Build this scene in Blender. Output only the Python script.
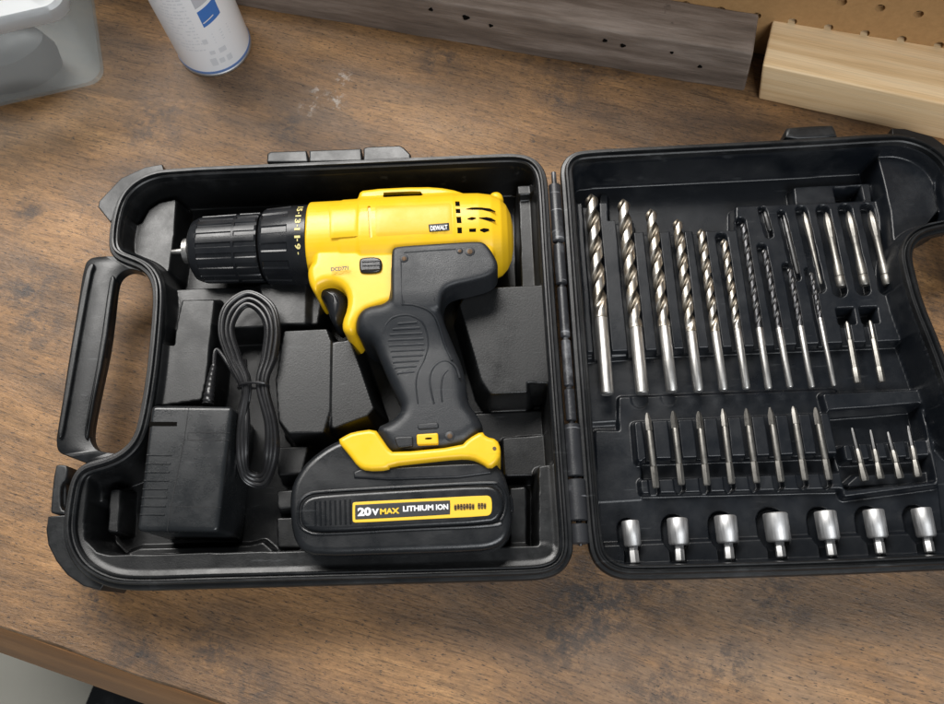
import bpy, bmesh, math, random
import numpy as np
from mathutils import Vector, Matrix
random.seed(7); rng = np.random.default_rng(7)
S = bpy.context.scene
for o in list(bpy.data.objects): bpy.data.objects.remove(o)
C = S.collection
# ------------------------------------------------------------------ camera
F, CX, CY, H = 850., 472., 352., .545           # focal length and centre in photo pixels, camera height (m)
N = np.array([28, 288, 850.]); N /= np.linalg.norm(N)                 # straight down, in camera axes
YA = np.array([-102, -2552, 850.]); YA -= N * (YA @ N); YA /= np.linalg.norm(YA)
XA = np.cross(YA, -N)
def ray(px, py):
    r = np.array([px - CX, py - CY, F]); return np.array([r @ XA, r @ YA, -(r @ N)])
def P(px, py, z=0.):
    r = ray(px, py); t = (z - H) / r[2]
    return np.array([r[0] * t, r[1] * t, z])
def P2(px, py, z=0.): return P(px, py, z)[:2]
cam = bpy.data.cameras.new('camera'); cam_o = bpy.data.objects.new('camera', cam); C.objects.link(cam_o)
R = np.array([XA, YA, -N])                       # world <- image axes (x right, y down, z forward)
M = Matrix(((R[0][0], -R[0][1], -R[0][2], 0), (R[1][0], -R[1][1], -R[1][2], 0), (R[2][0], -R[2][1], -R[2][2], H), (0, 0, 0, 1)))
cam_o.matrix_world = M
cam.sensor_width = 36; cam.lens = F / 944 * 36; cam.clip_start = .01; cam.clip_end = 50
S.camera = cam_o
cam.dof.use_dof = True; cam.dof.focus_distance = .555; cam.dof.aperture_fstop = 18
# ------------------------------------------------------------------ light
w = bpy.data.worlds.new('World'); S.world = w; w.use_nodes = True
w.node_tree.nodes['Background'].inputs[0].default_value = (.88, .94, 1, 1)
w.node_tree.nodes['Background'].inputs[1].default_value = .10
def area(name, loc, target, sx, sy, energy, col):
    l = bpy.data.lights.new(name, 'AREA'); l.shape = 'RECTANGLE'; l.size = sx; l.size_y = sy; l.energy = energy; l.color = col
    o = bpy.data.objects.new(name, l); C.objects.link(o); o.location = loc
    o.rotation_euler = (Vector(target) - Vector(loc)).to_track_quat('-Z', 'Y').to_euler(); return o
area('window_light', (-.45, 1.25, 1.45), (0, .15, 0), 1.4, .7, 48, (1, .975, .94))
area('front_fill', (.55, -1.1, 1.5), (0, .25, 0), 1.3, .7, 26, (.95, .975, 1))  # added fill from an unseen source, brightens front-facing sides
S.view_settings.view_transform = 'Standard'; S.view_settings.look = 'None'; S.view_settings.gamma = 1; S.view_settings.exposure = .12
S.render.engine = 'CYCLES'

# ------------------------------------------------------------------ node helpers
def mat(name, base=(.5, .5, .5), rough=.5, metal=0., spec=.5):
    m = bpy.data.materials.new(name); m.use_nodes = True; b = m.node_tree.nodes['Principled BSDF']
    b.inputs['Base Color'].default_value = (*base, 1); b.inputs['Roughness'].default_value = rough; b.inputs['Metallic'].default_value = metal
    b.inputs['Specular IOR Level'].default_value = spec
    return m, m.node_tree.nodes, m.node_tree.links, b
def coords(n, l, scale=(1, 1, 1), rot=(0, 0, 0), loc=(0, 0, 0), kind='Object'):
    t = n.new('ShaderNodeTexCoord'); mp = n.new('ShaderNodeMapping')
    mp.inputs['Scale'].default_value = scale; mp.inputs['Rotation'].default_value = rot; mp.inputs['Location'].default_value = loc
    l.new(t.outputs[kind], mp.inputs[0]); return mp.outputs[0]
def noise(n, l, vec, scale, detail=4, rough=.55, dist=0.):
    t = n.new('ShaderNodeTexNoise'); t.inputs['Scale'].default_value = scale; t.inputs['Detail'].default_value = detail
    t.inputs['Roughness'].default_value = rough; t.inputs['Distortion'].default_value = dist
    l.new(vec, t.inputs['Vector']); return t.outputs['Fac']
def ramp(n, l, fac, stops):
    r = n.new('ShaderNodeValToRGB'); e = r.color_ramp.elements
    while len(e) < len(stops): e.new(.5)
    for k, (p, c) in enumerate(stops):
        e[k].position = p; e[k].color = (*c, 1) if isinstance(c, tuple) else (c, c, c, 1)
    l.new(fac, r.inputs[0]); return r.outputs[0]
def mix(n, l, fac, a, b, mode='MIX'):
    m = n.new('ShaderNodeMix'); m.data_type = 'RGBA'; m.blend_type = mode
    for s, v in ((0, fac), (6, a), (7, b)):
        if isinstance(v, (int, float)): m.inputs[s].default_value = v
        elif isinstance(v, tuple): m.inputs[s].default_value = (*v, 1)
        else: l.new(v, m.inputs[s])
    return m.outputs[2]
def bump(n, l, b, h, strength, dist=.001):
    k = n.new('ShaderNodeBump'); k.inputs['Strength'].default_value = strength; k.inputs['Distance'].default_value = dist
    l.new(h, k.inputs['Height']); l.new(k.outputs[0], b.inputs['Normal']); return k
def plastic(name, base, rough, grain=700, gs=.12, scuff=.0, scuffcol=(.12, .125, .13)):
    m, n, l, b = mat(name, base, rough)
    v = coords(n, l)
    a = noise(n, l, v, 38, 6, .65)
    l.new(ramp(n, l, a, [(.3, max(rough - .1, .05)), (.7, min(rough + .12, 1))]), b.inputs['Roughness'])
    if scuff > 0:
        d = noise(n, l, v, 24, 8, .75); s = noise(n, l, coords(n, l, (40, 400, 40), (0, 0, .5)), 1, 3, .6)
        f1 = ramp(n, l, d, [(.52, 0.), (.75, scuff)]); f2 = ramp(n, l, s, [(.66, 0.), (.72, scuff * 1.2)])
        c = mix(n, l, f1, base, scuffcol); c = mix(n, l, f2, c, scuffcol)
        l.new(c, b.inputs['Base Color'])
    bump(n, l, b, noise(n, l, v, grain, 3, .6), gs, .0006)
    return m
def metal(name, base, rough, streak=(900, 60, 900), spots=.3, tint=None):
    m, n, l, b = mat(name, base, rough, 1.)
    s = noise(n, l, coords(n, l, streak), 1, 4, .6); d = noise(n, l, coords(n, l), 260, 5, .7)
    dark = tuple(c * .38 for c in base)
    c = mix(n, l, ramp(n, l, d, [(.5, 0.), (.72, spots)]), base, dark)
    if tint: c = mix(n, l, ramp(n, l, noise(n, l, coords(n, l), 120, 3), [(.4, 0.), (.65, .8)]), c, tint)
    l.new(c, b.inputs['Base Color'])
    l.new(ramp(n, l, s, [(.3, rough - .08), (.7, rough + .14)]), b.inputs['Roughness'])
    bump(n, l, b, s, .06, .0003); return m

MAT = {}
MAT['case'] = plastic('black_case_plastic', (.0055, .0062, .007), .37, 900, .09, .2)
MAT['insert'] = plastic('black_insert_plastic', (.0052, .0056, .006), .38, 1100, .12, .14)
MAT['lidinsert'] = plastic('black_lid_plastic', (.0052, .0068, .0095), .35, 1100, .10, .12)
MAT['hinge'] = plastic('worn_hinge_plastic', (.022, .023, .026), .36, 900, .2, .9, (.22, .225, .24))
MAT['yellow'] = plastic('yellow_housing_plastic', (.80, .485, .012), .36, 1500, .05, .14, (.42, .25, .02))
MAT['yellow_panel'] = plastic('worn_yellow_panel', (.72, .44, .018), .45, 500, .1, .45, (.42, .27, .04))
MAT['rubber'] = plastic('charcoal_rubber', (.0105, .0125, .0155), .45, 1600, .25, .12)
MAT['drillblack'] = plastic('black_drill_plastic', (.009, .010, .012), .30, 1200, .08, .10)
MAT['battery'] = plastic('black_battery_plastic', (.0085, .0095, .011), .28, 1300, .10, .10)
MAT['charger'] = plastic('charger_plastic', (.011, .0125, .014), .27, 1200, .10, .10)
MAT['cable'] = plastic('cable_rubber', (.013, .013, .014), .30, 800, .05)
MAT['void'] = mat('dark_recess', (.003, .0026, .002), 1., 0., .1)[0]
MAT['white'] = mat('white_print', (.78, .78, .78), .5)[0]
MAT['gold'] = mat('yellow_print', (.80, .50, .03), .45)[0]
MAT['cream'] = mat('pale_yellow_print', (.72, .62, .25), .5)[0]
MAT['brownprint'] = mat('dark_brown_print', (.09, .055, .02), .6)[0]
MAT['labelblack'] = mat('dark_label', (.022, .023, .025), .45)[0]
MAT['steel'] = metal('bright_steel', (.55, .54, .52), .40)
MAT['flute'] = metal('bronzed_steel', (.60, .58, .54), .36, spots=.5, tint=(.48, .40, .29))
MAT['flute_groove'] = metal('darker_groove_steel', (.20, .175, .14), .42, spots=.5)  # darker steel tone for the groove faces of the bright bits
MAT['black_flute'] = metal('black_oxide_steel', (.115, .115, .12), .42, spots=.5)
MAT['bit'] = metal('dull_grey_steel', (.27, .26, .24), .46, spots=.6)
MAT['bitdark'] = metal('dark_grey_steel', (.11, .11, .11), .42, spots=.5)
MAT['chrome'] = metal('satin_chrome', (.60, .60, .60), .50, spots=.2)

# ------------------------------------------------------------------ mesh helpers
def tag(o, label=None, cat=None, group=None, kind=None):
    for k, v in (('label', label), ('category', cat), ('group', group), ('kind', kind)):
        if v: o[k] = v
    return o
def empty(name, loc=(0, 0, 0)):
    o = bpy.data.objects.new(name, None); C.objects.link(o); o.location = loc; o.empty_display_size = .02
    o['_o'] = 0; del o['_o']; return o
def shade(me, ang=35):
    for p in me.polygons: p.use_smooth = True
    try: me.set_sharp_from_angle(angle=math.radians(ang))
    except Exception: pass
def obj(name, verts, faces, m, parent=None, ang=35, smooth=True):
    me = bpy.data.meshes.new(name); me.from_pydata([tuple(map(float, v)) for v in verts], [], faces)
    bm = bmesh.new(); bm.from_mesh(me); bmesh.ops.recalc_face_normals(bm, faces=bm.faces); bm.to_mesh(me); bm.free()
    if smooth: shade(me, ang)
    me.materials.append(m)
    o = bpy.data.objects.new(name, me); C.objects.link(o)
    if parent:
        o.parent = parent
        w = Vector(parent.location)
        if parent.parent: w = w + Vector(parent.parent.location)
        o.location = -w                    # vertices are written in world metres
    return o
def copy_piece(src, parent, loc):
    c = src.copy(); C.objects.link(c); c.parent = parent; c.location = loc; return c
def chaikin(p, it=2):
    p = np.asarray(p, float)
    for _ in range(it):
        q = np.roll(p, -1, 0); a = p * .75 + q * .25; b = p * .25 + q * .75
        p = np.empty((len(a) * 2, p.shape[1])); p[0::2] = a; p[1::2] = b
    return p
def area2(p): x, y = p[:, 0], p[:, 1]; return .5 * np.sum(x * np.roll(y, -1) - np.roll(x, -1) * y)
def ccw(p): return p if area2(p) > 0 else p[::-1]
def resample(p, step):
    q = np.vstack([p, p[:1]]); d = np.r_[0, np.cumsum(np.linalg.norm(np.diff(q, axis=0), axis=1))]
    k = max(8, int(d[-1] / step)); t = np.linspace(0, d[-1], k, endpoint=False)
    return np.column_stack([np.interp(t, d, q[:, i]) for i in range(q.shape[1])])
def pxpoly(pts, z, it=2, step=None):
    p = ccw(np.array([P2(x, y, z) for x, y in pts]))
    if it: p = chaikin(p, it)
    if step: p = resample(p, step)
    return p
def offset(p, d):
    e = np.roll(p, -1, 0) - p; e /= np.linalg.norm(e, axis=1)[:, None] + 1e-12
    n = np.column_stack([-e[:, 1], e[:, 0]]); n0 = np.roll(n, 1, 0)
    b = n + n0; L = np.linalg.norm(b, axis=1)[:, None] + 1e-9; b /= L
    c = np.clip(np.sum(b * n, axis=1), .5, 1)[:, None]
    return p + b * d / c
def loft(rings, cap0=True, cap1=True):
    k = len(rings[0]); V = np.vstack(rings); Fc = []
    for r in range(len(rings) - 1):
        for i in range(k):
            j = (i + 1) % k; Fc.append((r * k + i, r * k + j, (r + 1) * k + j, (r + 1) * k + i))
    if cap0: Fc.append(tuple(range(k - 1, -1, -1)))
    if cap1: Fc.append(tuple(range((len(rings) - 1) * k, len(rings) * k)))
    return V, Fc
def z3(p, z): return np.column_stack([p, np.full(len(p), z)])
def roff(poly, d):                                # inset that does not fold over at tight corners
    if d <= 1e-6: return offset(poly, d)
    q = offset(poly, d); a = poly; e = np.roll(poly, -1, 0) - poly; ee = np.sum(e * e, 1) + 1e-18
    for _ in range(10):
        w_ = q[:, None, :] - a[None]; t = np.clip(np.sum(w_ * e[None], 2) / ee, 0, 1); c = a[None] + t[..., None] * e[None]
        v = q[:, None, :] - c; dist = np.linalg.norm(v, axis=2); k = dist.argmin(1); r = np.arange(len(q)); m_ = dist[r, k]; bad = m_ < d * .995
        if not bad.any(): break
        inn = np.sum(v[r, k] * np.column_stack([-e[k, 1], e[k, 0]]), 1) > 0
        dirn = np.column_stack([-e[k, 1], e[k, 0]]) / np.sqrt(ee[k])[:, None]
        u = np.where((inn & (m_ > 1e-7))[:, None], v[r, k] / (m_[:, None] + 1e-12), dirn)
        q = np.where(bad[:, None], c[r, k] + u * d, q)
    return q
def roundpoly(pts, z, r):                          # polygon of photo points with corners of radius r (m)
    p = ccw(np.array([P2(x, y, z) for x, y in pts])); out = []
    for i in range(len(p)):
        a, b_, c = p[i - 1], p[i], p[(i + 1) % len(p)]; u, v = (a - b_) / np.linalg.norm(a - b_), (c - b_) / np.linalg.norm(c - b_)
        th = math.acos(np.clip(u @ v, -1, 1)); L = min(r / math.tan(th / 2), .45 * np.linalg.norm(a - b_), .45 * np.linalg.norm(c - b_))
        for t in np.linspace(0, 1, 7): out.append((1 - t) ** 2 * (b_ + u * L) + 2 * t * (1 - t) * b_ + t * t * (b_ + v * L))
    return np.array(out)
def inflate(poly, prof):                          # prof: (inset, z) from bottom to top
    return loft([z3(roff(poly, d), z) for d, z in prof])
def rslab(name, pts, z, rc_, z0, z1, m, parent=None, r0=.0008, r1=.0015, ang=45):
    V, Fc = inflate(roundpoly(pts, z, rc_), rprof(z0, z1, r0, r1)); return obj(name, V, Fc, m, parent, ang)
def rprof(z0, z1, r0, r1, k=4):
    a = [(r0 * (1 - math.sin(i * math.pi / 2 / k)), z0 + r0 * (1 - math.cos(i * math.pi / 2 / k))) for i in range(k + 1)]
    b = [(r1 * (1 - math.cos(i * math.pi / 2 / k)), z1 - r1 * (1 - math.sin(i * math.pi / 2 / k))) for i in range(k + 1)]
    return a + b + [(r1 + .0005, z1)]
def slab(name, pts, z, z0, z1, m, parent=None, r0=.0008, r1=.0015, it=2, ang=40, step=None):
    V, Fc = inflate(pxpoly(pts, z, it, step), rprof(z0, z1, r0, r1)); return obj(name, V, Fc, m, parent, ang)
def frame_of(d):
    d = np.asarray(d, float); d /= np.linalg.norm(d); up = np.array([0, 0, 1.]) if abs(d[2]) < .9 else np.array([1., 0, 0])
    s = np.cross(d, up); s /= np.linalg.norm(s); return d, s, np.cross(s, d)
def tube(path, r, k=10, closed=False):
    path = np.asarray(path, float); rr = np.full(len(path), r) if np.isscalar(r) else np.asarray(r)
    t = np.gradient(path, axis=0) if not closed else (np.roll(path, -1, 0) - np.roll(path, 1, 0))
    rings = []
    for p, d, q in zip(path, t, rr):
        _, s, u = frame_of(d); a = np.arange(k) * 2 * math.pi / k
        rings.append(p + q * (np.cos(a)[:, None] * s + np.sin(a)[:, None] * u))
    if closed: rings.append(rings[0]); return loft(rings, False, False)
    return loft(rings)
def lathe(p0, d, prof, k=40, cap=True, mod=None):  # prof: (distance along d, radius)
    d, s, u = frame_of(d); rings = []
    a = np.arange(k) * 2 * math.pi / k
    for t, r in prof:
        rad = r if mod is None else mod(t, r, a)
        rings.append(np.asarray(p0) + d * t + (np.ones(k) * rad)[:, None] * (np.cos(a)[:, None] * u + np.sin(a)[:, None] * s))
    return loft(rings, cap, cap)
def spline(pts, n=12, closed=False):
    p = np.asarray(pts, float); m_ = len(p); out = []
    for i in range(m_ if closed else m_ - 1):
        a, b, c, d = (p[(i + j) % m_] if closed else p[min(max(i + j, 0), m_ - 1)] for j in (-1, 0, 1, 2))
        for t in np.linspace(0, 1, n, endpoint=False):
            out.append(.5 * (2 * b + (c - a) * t + (2 * a - 5 * b + 4 * c - d) * t ** 2 + (3 * b - a - 3 * c + d) * t ** 3))
    if not closed: out.append(p[-1])
    return np.array(out)
def box_vf(c, ux, uy, uz):
    c, ux, uy, uz = map(np.asarray, (c, ux, uy, uz)); V = [c + a * ux + b * uy + e * uz for e in (-1, 1) for a, b in ((-1, -1), (1, -1), (1, 1), (-1, 1))]
    return V, [(3, 2, 1, 0), (4, 5, 6, 7), (0, 1, 5, 4), (1, 2, 6, 5), (2, 3, 7, 6), (3, 0, 4, 7)]
def merge(parts):
    V, Fc = [], []
    for v, f in parts:
        o = len(V); V += [tuple(x) for x in v]; Fc += [tuple(i + o for i in q) for q in f]
    return V, Fc
def bevel(o, wd, seg=2):
    bm = bmesh.new(); bm.from_mesh(o.data)
    bmesh.ops.bevel(bm, geom=[e for e in bm.edges], offset=wd, segments=seg, affect='EDGES', profile=.6)
    bm.to_mesh(o.data); bm.free(); shade(o.data, 35)
def bake(o, mods):                                # run modifiers once and keep the plain mesh
    for t, kw in mods:
        m_ = o.modifiers.new(t.lower(), t)
        for k, v in kw.items(): setattr(m_, k, v)
    dg = bpy.context.evaluated_depsgraph_get(); me = bpy.data.meshes.new_from_object(o.evaluated_get(dg))
    o.modifiers.clear(); old = o.data; nm = old.name; mats = list(old.materials); o.data = me; bpy.data.meshes.remove(old); me.name = nm
    if not me.materials:
        for q in mats: me.materials.append(q)
    return o
def text(s, pa, pb, hpx, z, m, parent, bold=.02, name='lettering', thick=.0002):
    """lettering lying flat at height z, from photo point pa (left end of the baseline) to pb"""
    cu = bpy.data.curves.new(name, 'FONT'); cu.body = s; cu.offset = bold; cu.size = 1; cu.resolution_u = 3
    t = bpy.data.objects.new(name, cu); C.objects.link(t)
    dg = bpy.context.evaluated_depsgraph_get(); me = bpy.data.meshes.new_from_object(t.evaluated_get(dg)); bpy.data.objects.remove(t)
    v = np.array([q.co[:] for q in me.vertices]); fs = [tuple(p.vertices) for p in me.polygons]; bpy.data.meshes.remove(me)
    v[:, :2] -= v[:, :2].min(0); v[:, :2] /= v[:, :2].max(0)
    A, B = P(*pa, z), P(*pb, z); ux = B - A; uy = np.cross([0, 0, 1.], ux / np.linalg.norm(ux)) * (np.linalg.norm(P(pa[0], pa[1] - hpx, z) - A))
    W = [A + q[0] * ux + q[1] * uy for q in v]
    return obj(name, W, fs, m, parent, smooth=False)

# ------------------------------------------------------------------ height-field moulding
def sdpoly(X, Y, p):                               # signed distance, negative inside
    d = np.full(X.shape, 1e9); ins = np.zeros(X.shape, bool); q = np.roll(p, -1, 0)
    for (ax, ay), (bx, by) in zip(p, q):
        ex, ey = bx - ax, by - ay; wx, wy = X - ax, Y - ay
        t = np.clip((wx * ex + wy * ey) / (ex * ex + ey * ey + 1e-18), 0, 1)
        d = np.minimum(d, (wx - t * ex) ** 2 + (wy - t * ey) ** 2)
        c = ((ay > Y) != (by > Y)); 
        with np.errstate(divide='ignore', invalid='ignore'):
            xi = ax + (Y - ay) * ex / (ey if abs(ey) > 1e-12 else 1e-12)
        ins ^= c & (X < xi)
    d = np.sqrt(d); return np.where(ins, -d, d)
def sdseg(X, Y, a, b):
    ex, ey = b[0] - a[0], b[1] - a[1]; wx, wy = X - a[0], Y - a[1]
    t = np.clip((wx * ex + wy * ey) / (ex * ex + ey * ey + 1e-18), 0, 1)
    return np.hypot(wx - t * ex, wy - t * ey)
class Field:
    def __init__(s, O, cell, floor):
        lo, hi = O.min(0) - .002, O.max(0) + .002; s.c = cell
        s.nx, s.ny = int((hi[0] - lo[0]) / cell) + 1, int((hi[1] - lo[1]) / cell) + 1
        s.X, s.Y = np.meshgrid(lo[0] + np.arange(s.nx) * cell, lo[1] + np.arange(s.ny) * cell)
        s.d = -sdpoly(s.X, s.Y, O); s.h = np.full(s.X.shape, floor)
    def blend(s, sd, z, draft, r=0., mode=None):
        t = np.clip(1 - (sd - r) / draft, 0, 1); t = .45 * t + .55 * t * t * (3 - 2 * t)
        n = s.h + (z - s.h) * t
        s.h = np.maximum(s.h, n) if mode == 'max' else np.minimum(s.h, n) if mode == 'min' else n
    def plat(s, pts, z, draft=.0025, r=.0012, mode='max', zt=None):
        p = ccw(np.array([P2(x, y, z if zt is None else zt) for x, y in pts]))
        s.blend(sdpoly(s.X, s.Y, p) , z, draft, r, mode)
    def slot(s, a, b, rad, z, draft=.0012): s.blend(sdseg(s.X, s.Y, a, b) - rad, z, draft, 0, 'min')
    def walls(s, din, rim, draft):
        t = np.clip(1 - (s.d - din) / draft, 0, 1); t = .6 * t + .4 * t * t * (3 - 2 * t); s.h = np.maximum(s.h, s.h + (rim - s.h) * t)
    def build(s, name, m, parent, keep):
        ok = s.d > keep; idx = np.arange(s.nx * s.ny).reshape(s.ny, s.nx)
        f = ok[:-1, :-1] & ok[1:, :-1] & ok[:-1, 1:] & ok[1:, 1:]
        q = np.stack([idx[:-1, :-1][f], idx[:-1, 1:][f], idx[1:, 1:][f], idx[1:, :-1][f]], 1)
        used = np.unique(q); mp = np.full(s.nx * s.ny, -1); mp[used] = np.arange(len(used)); q = mp[q]
        V = np.stack([s.X.ravel(), s.Y.ravel(), s.h.ravel()], 1)[used]
        me = bpy.data.meshes.new(name); me.vertices.add(len(V)); me.vertices.foreach_set('co', V.astype(np.float32).ravel())
        me.loops.add(q.size); me.loops.foreach_set('vertex_index', q.astype(np.int32).ravel())
        me.polygons.add(len(q)); me.polygons.foreach_set('loop_start', np.arange(0, q.size, 4, dtype=np.int32))
        me.polygons.foreach_set('use_smooth', np.ones(len(q), bool)); me.update(calc_edges=True); me.validate()
        me.materials.append(m); o = bpy.data.objects.new(name, me); C.objects.link(o)
        if parent:
            o.parent = parent; wl = Vector(parent.location)
            if parent.parent: wl = wl + Vector(parent.parent.location)
            o.location = -wl
        return o

# ================================================================== SETTING
TA = math.atan2(-.0294 - .0205, .1416)             # direction of the bench's front edge
tx = np.array([math.cos(TA), math.sin(TA)]); ty = np.array([-tx[1], tx[0]])
E0 = P2(0, 625)
def wood_table():
    m, n, l, b = mat('worn_bench_wood', (.2, .12, .07), .5)
    v = coords(n, l)
    wv = n.new('ShaderNodeVectorMath'); wv.operation = 'ADD'
    nz = n.new('ShaderNodeTexNoise'); nz.inputs['Scale'].default_value = 6; nz.inputs['Detail'].default_value = 2; l.new(v, nz.inputs['Vector'])
    sc = n.new('ShaderNodeVectorMath'); sc.operation = 'SCALE'; sc.inputs[3].default_value = .018; l.new(nz.outputs['Color'], sc.inputs[0])
    l.new(v, wv.inputs[0]); l.new(sc.outputs[0], wv.inputs[1])
    def mp(scale):
        k = n.new('ShaderNodeMapping'); k.inputs['Scale'].default_value = scale; l.new(wv.outputs[0], k.inputs[0]); return k.outputs[0]
    patch = noise(n, l, mp((2.6, 9, 1)), 1.5, 7, .65)
    c = ramp(n, l, patch, [(.30, (.095, .057, .034)), (.43, (.180, .102, .050)), (.53, (.280, .150, .062)), (.66, (.385, .216, .092))])
    grain = noise(n, l, mp((11, 150, 1)), 1, 7, .7)
    c = mix(n, l, .8, c, ramp(n, l, grain, [(.30, .55), (.47, .95), (.55, 1.05), (.7, 1.3)]), 'MULTIPLY')
    # grey worn film
    film = ramp(n, l, noise(n, l, mp((5, 8, 1)), 1.7, 8, .7), [(.54, 0.), (.74, .28)])
    c = mix(n, l, film, c, (.20, .158, .122))
    fib = noise(n, l, mp((90, 800, 1)), 1, 6, .8)
    c = mix(n, l, 1., c, ramp(n, l, fib, [(.28, .22), (.42, .80), (.52, 1.02), (.62, 1.15), (.75, 1.75)]), 'MULTIPLY')
    pit = noise(n, l, mp((260, 520, 1)), 1, 5, .8)
    c = mix(n, l, .8, c, ramp(n, l, pit, [(.30, .35), (.45, .95), (.58, 1.05), (.72, 1.5)]), 'MULTIPLY')
    pore = noise(n, l, mp((30, 900, 1)), 1, 4, .6)
    c = mix(n, l, .75, c, ramp(n, l, pore, [(.32, .25), (.46, 1.)]), 'MULTIPLY')
    pale = noise(n, l, mp((70, 1300, 3)), 1, 2, .5)
    c = mix(n, l, ramp(n, l, pale, [(.66, 0.), (.76, .35)]), c, (.42, .26, .13))
    # dark blotches and specks of old oil
    iso = coords(n, l)
    blot = noise(n, l, iso, 15, 9, .75, .3); big = noise(n, l, iso, 4.5, 3, .5)
    bl = mix(n, l, 1., ramp(n, l, blot, [(.50, 0.), (.66, .92)]), ramp(n, l, big, [(.47, 0.05), (.60, 1.)]), 'MULTIPLY')
    c = mix(n, l, bl, c, (.030, .027, .027))
    sp = noise(n, l, mp((170, 230, 1)), 1, 4, .65)
    c = mix(n, l, ramp(n, l, sp, [(.63, 0.), (.72, .8)]), c, (.03, .026, .023))
    # pale chips of dried glue
    wh = noise(n, l, mp((120, 170, 1)), 1, 4, .65, .4)
    gl = noise(n, l, mp((6, 6, 1)), 1, 2)
    wf = mix(n, l, 1., ramp(n, l, wh, [(.70, 0.), (.75, .8)]), ramp(n, l, gl, [(.55, 0.), (.68, 1.)]), 'MULTIPLY')
    c = mix(n, l, wf, c, (.48, .46, .42))
    co, si = math.cos(-TA), math.sin(-TA)
    def near(px, py, rad, soft):                     # 1 around one place on the board, 0 away from it
        q = P2(px, py) - E0; q = (q[0] * co - q[1] * si, q[0] * si + q[1] * co)
        d = n.new('ShaderNodeVectorMath'); d.operation = 'DISTANCE'; l.new(v, d.inputs[0]); d.inputs[1].default_value = (*q, 0)
        mr = n.new('ShaderNodeMapRange'); l.new(d.outputs['Value'], mr.inputs[0]); mr.inputs[1].default_value = rad + soft; mr.inputs[2].default_value = max(rad - soft, 0); return mr.outputs[0]
    gz_ = ramp(n, l, noise(n, l, mp((8, 26, 1)), 1, 6, .7), [(.40, .05), (.62, .5)])
    for px, py, rad in ((800, 640, .10), (930, 600, .10), (640, 660, .07), (420, 95, .05), (270, 60, .05)):
        gl2 = mix(n, l, 1., gz_, near(px, py, rad, rad * .9), 'MULTIPLY'); c = mix(n, l, gl2, c, mix(n, l, 1., (.185, .130, .088), ramp(n, l, fib, [(.3, .35), (.5, 1.), (.7, 1.4)]), 'MULTIPLY'))
    ob = ramp(n, l, noise(n, l, iso, 70, 9, .8), [(.45, 0.), (.57, .85)])
    for px, py, rad in ((155, 124, .022), (28, 290, .020), (38, 330, .012), (140, 655, .016), (215, 645, .014), (600, 606, .022), (665, 592, .016), (730, 668, .016), (250, 690, .012), (660, 690, .018), (440, 60, .014), (30, 212, .01), (590, 590, .02), (290, 128, .010), (560, 640, .018), (780, 600, .018), (560, 95, .014), (100, 600, .012)):
        c = mix(n, l, mix(n, l, 1., ob, near(px, py, rad, rad * .9), 'MULTIPLY'), c, (.034, .031, .031))
    tick = noise(n, l, mp((210, 900, 7)), 1, 2, .6)
    c = mix(n, l, ramp(n, l, tick, [(.62, 0.), (.66, .85)]), c, (.022, .018, .016))
    scr = n.new('ShaderNodeMapping'); scr.inputs['Rotation'].default_value = (0, 0, .6); scr.inputs['Scale'].default_value = (14, 420, 1); l.new(v, scr.inputs[0])
    c = mix(n, l, ramp(n, l, noise(n, l, scr.outputs[0], 1, 2, .5), [(.74, 0.), (.78, .4)]), c, (.42, .32, .23))
    ch_ = ramp(n, l, noise(n, l, iso, 190, 5, .7), [(.51, 0.), (.60, .6)])
    for px, py, rad in ((343, 78, .005), (334, 101, .006), (318, 92, .004), (308, 108, .005)):
        c = mix(n, l, mix(n, l, 1., ch_, near(px, py, rad, rad * .9), 'MULTIPLY'), c, (.56, .54, .50))
    l.new(c, b.inputs['Base Color'])
    rg = ramp(n, l, noise(n, l, mp((14, 30, 1)), 1, 6, .7), [(.35, .30), (.68, .56)])
    l.new(rg, b.inputs['Roughness'])
    bump(n, l, b, mix(n, l, .5, pit, fib), .55, .0014)
    return m
MAT['bench'] = wood_table()
def grainwood(name, stops, scale, rough, bmp=.2, spots=None, dist=.3):
    m, n, l, b = mat(name, (.5, .4, .3), rough)
    v = coords(n, l, scale); g = noise(n, l, v, 1, 6, .6, dist)
    c = ramp(n, l, g, stops)
    f = noise(n, l, coords(n, l, (scale[0] * 6, scale[1] * 9, scale[2] * 9)), 1, 4, .7)
    c = mix(n, l, .5, c, ramp(n, l, f, [(.3, .65), (.5, 1.), (.7, 1.18)]), 'MULTIPLY')
    if spots:
        s = noise(n, l, coords(n, l), spots[0], 6, .7)
        c = mix(n, l, ramp(n, l, s, [(spots[1], 0.), (spots[1] + .1, .85)]), c, spots[2])
    l.new(c, b.inputs['Base Color']); bump(n, l, b, f, bmp, .001); return m
MAT['edge'] = grainwood('orange_edge_wood', [(.3, (.14, .060, .018)), (.5, (.205, .092, .028)), (.7, (.27, .128, .042))], (6, 90, 90), .5, .1, (22, .66, (.16, .08, .03)))
MAT['pine'] = grainwood('fresh_pine', [(.3, (.66, .44, .22)), (.48, (.80, .58, .33)), (.62, (.86, .66, .41)), (.75, (.72, .48, .25))], (3, 130, 130), .55, .12)
MAT['grey_wood'] = grainwood('weathered_grey_wood', [(.28, (.080, .060, .047)), (.48, (.175, .136, .110)), (.65, (.28, .230, .195)), (.8, (.20, .15, .12))], (9, 70, 70), .75, .5, (60, .66, (.03, .025, .023)), .12)

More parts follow.
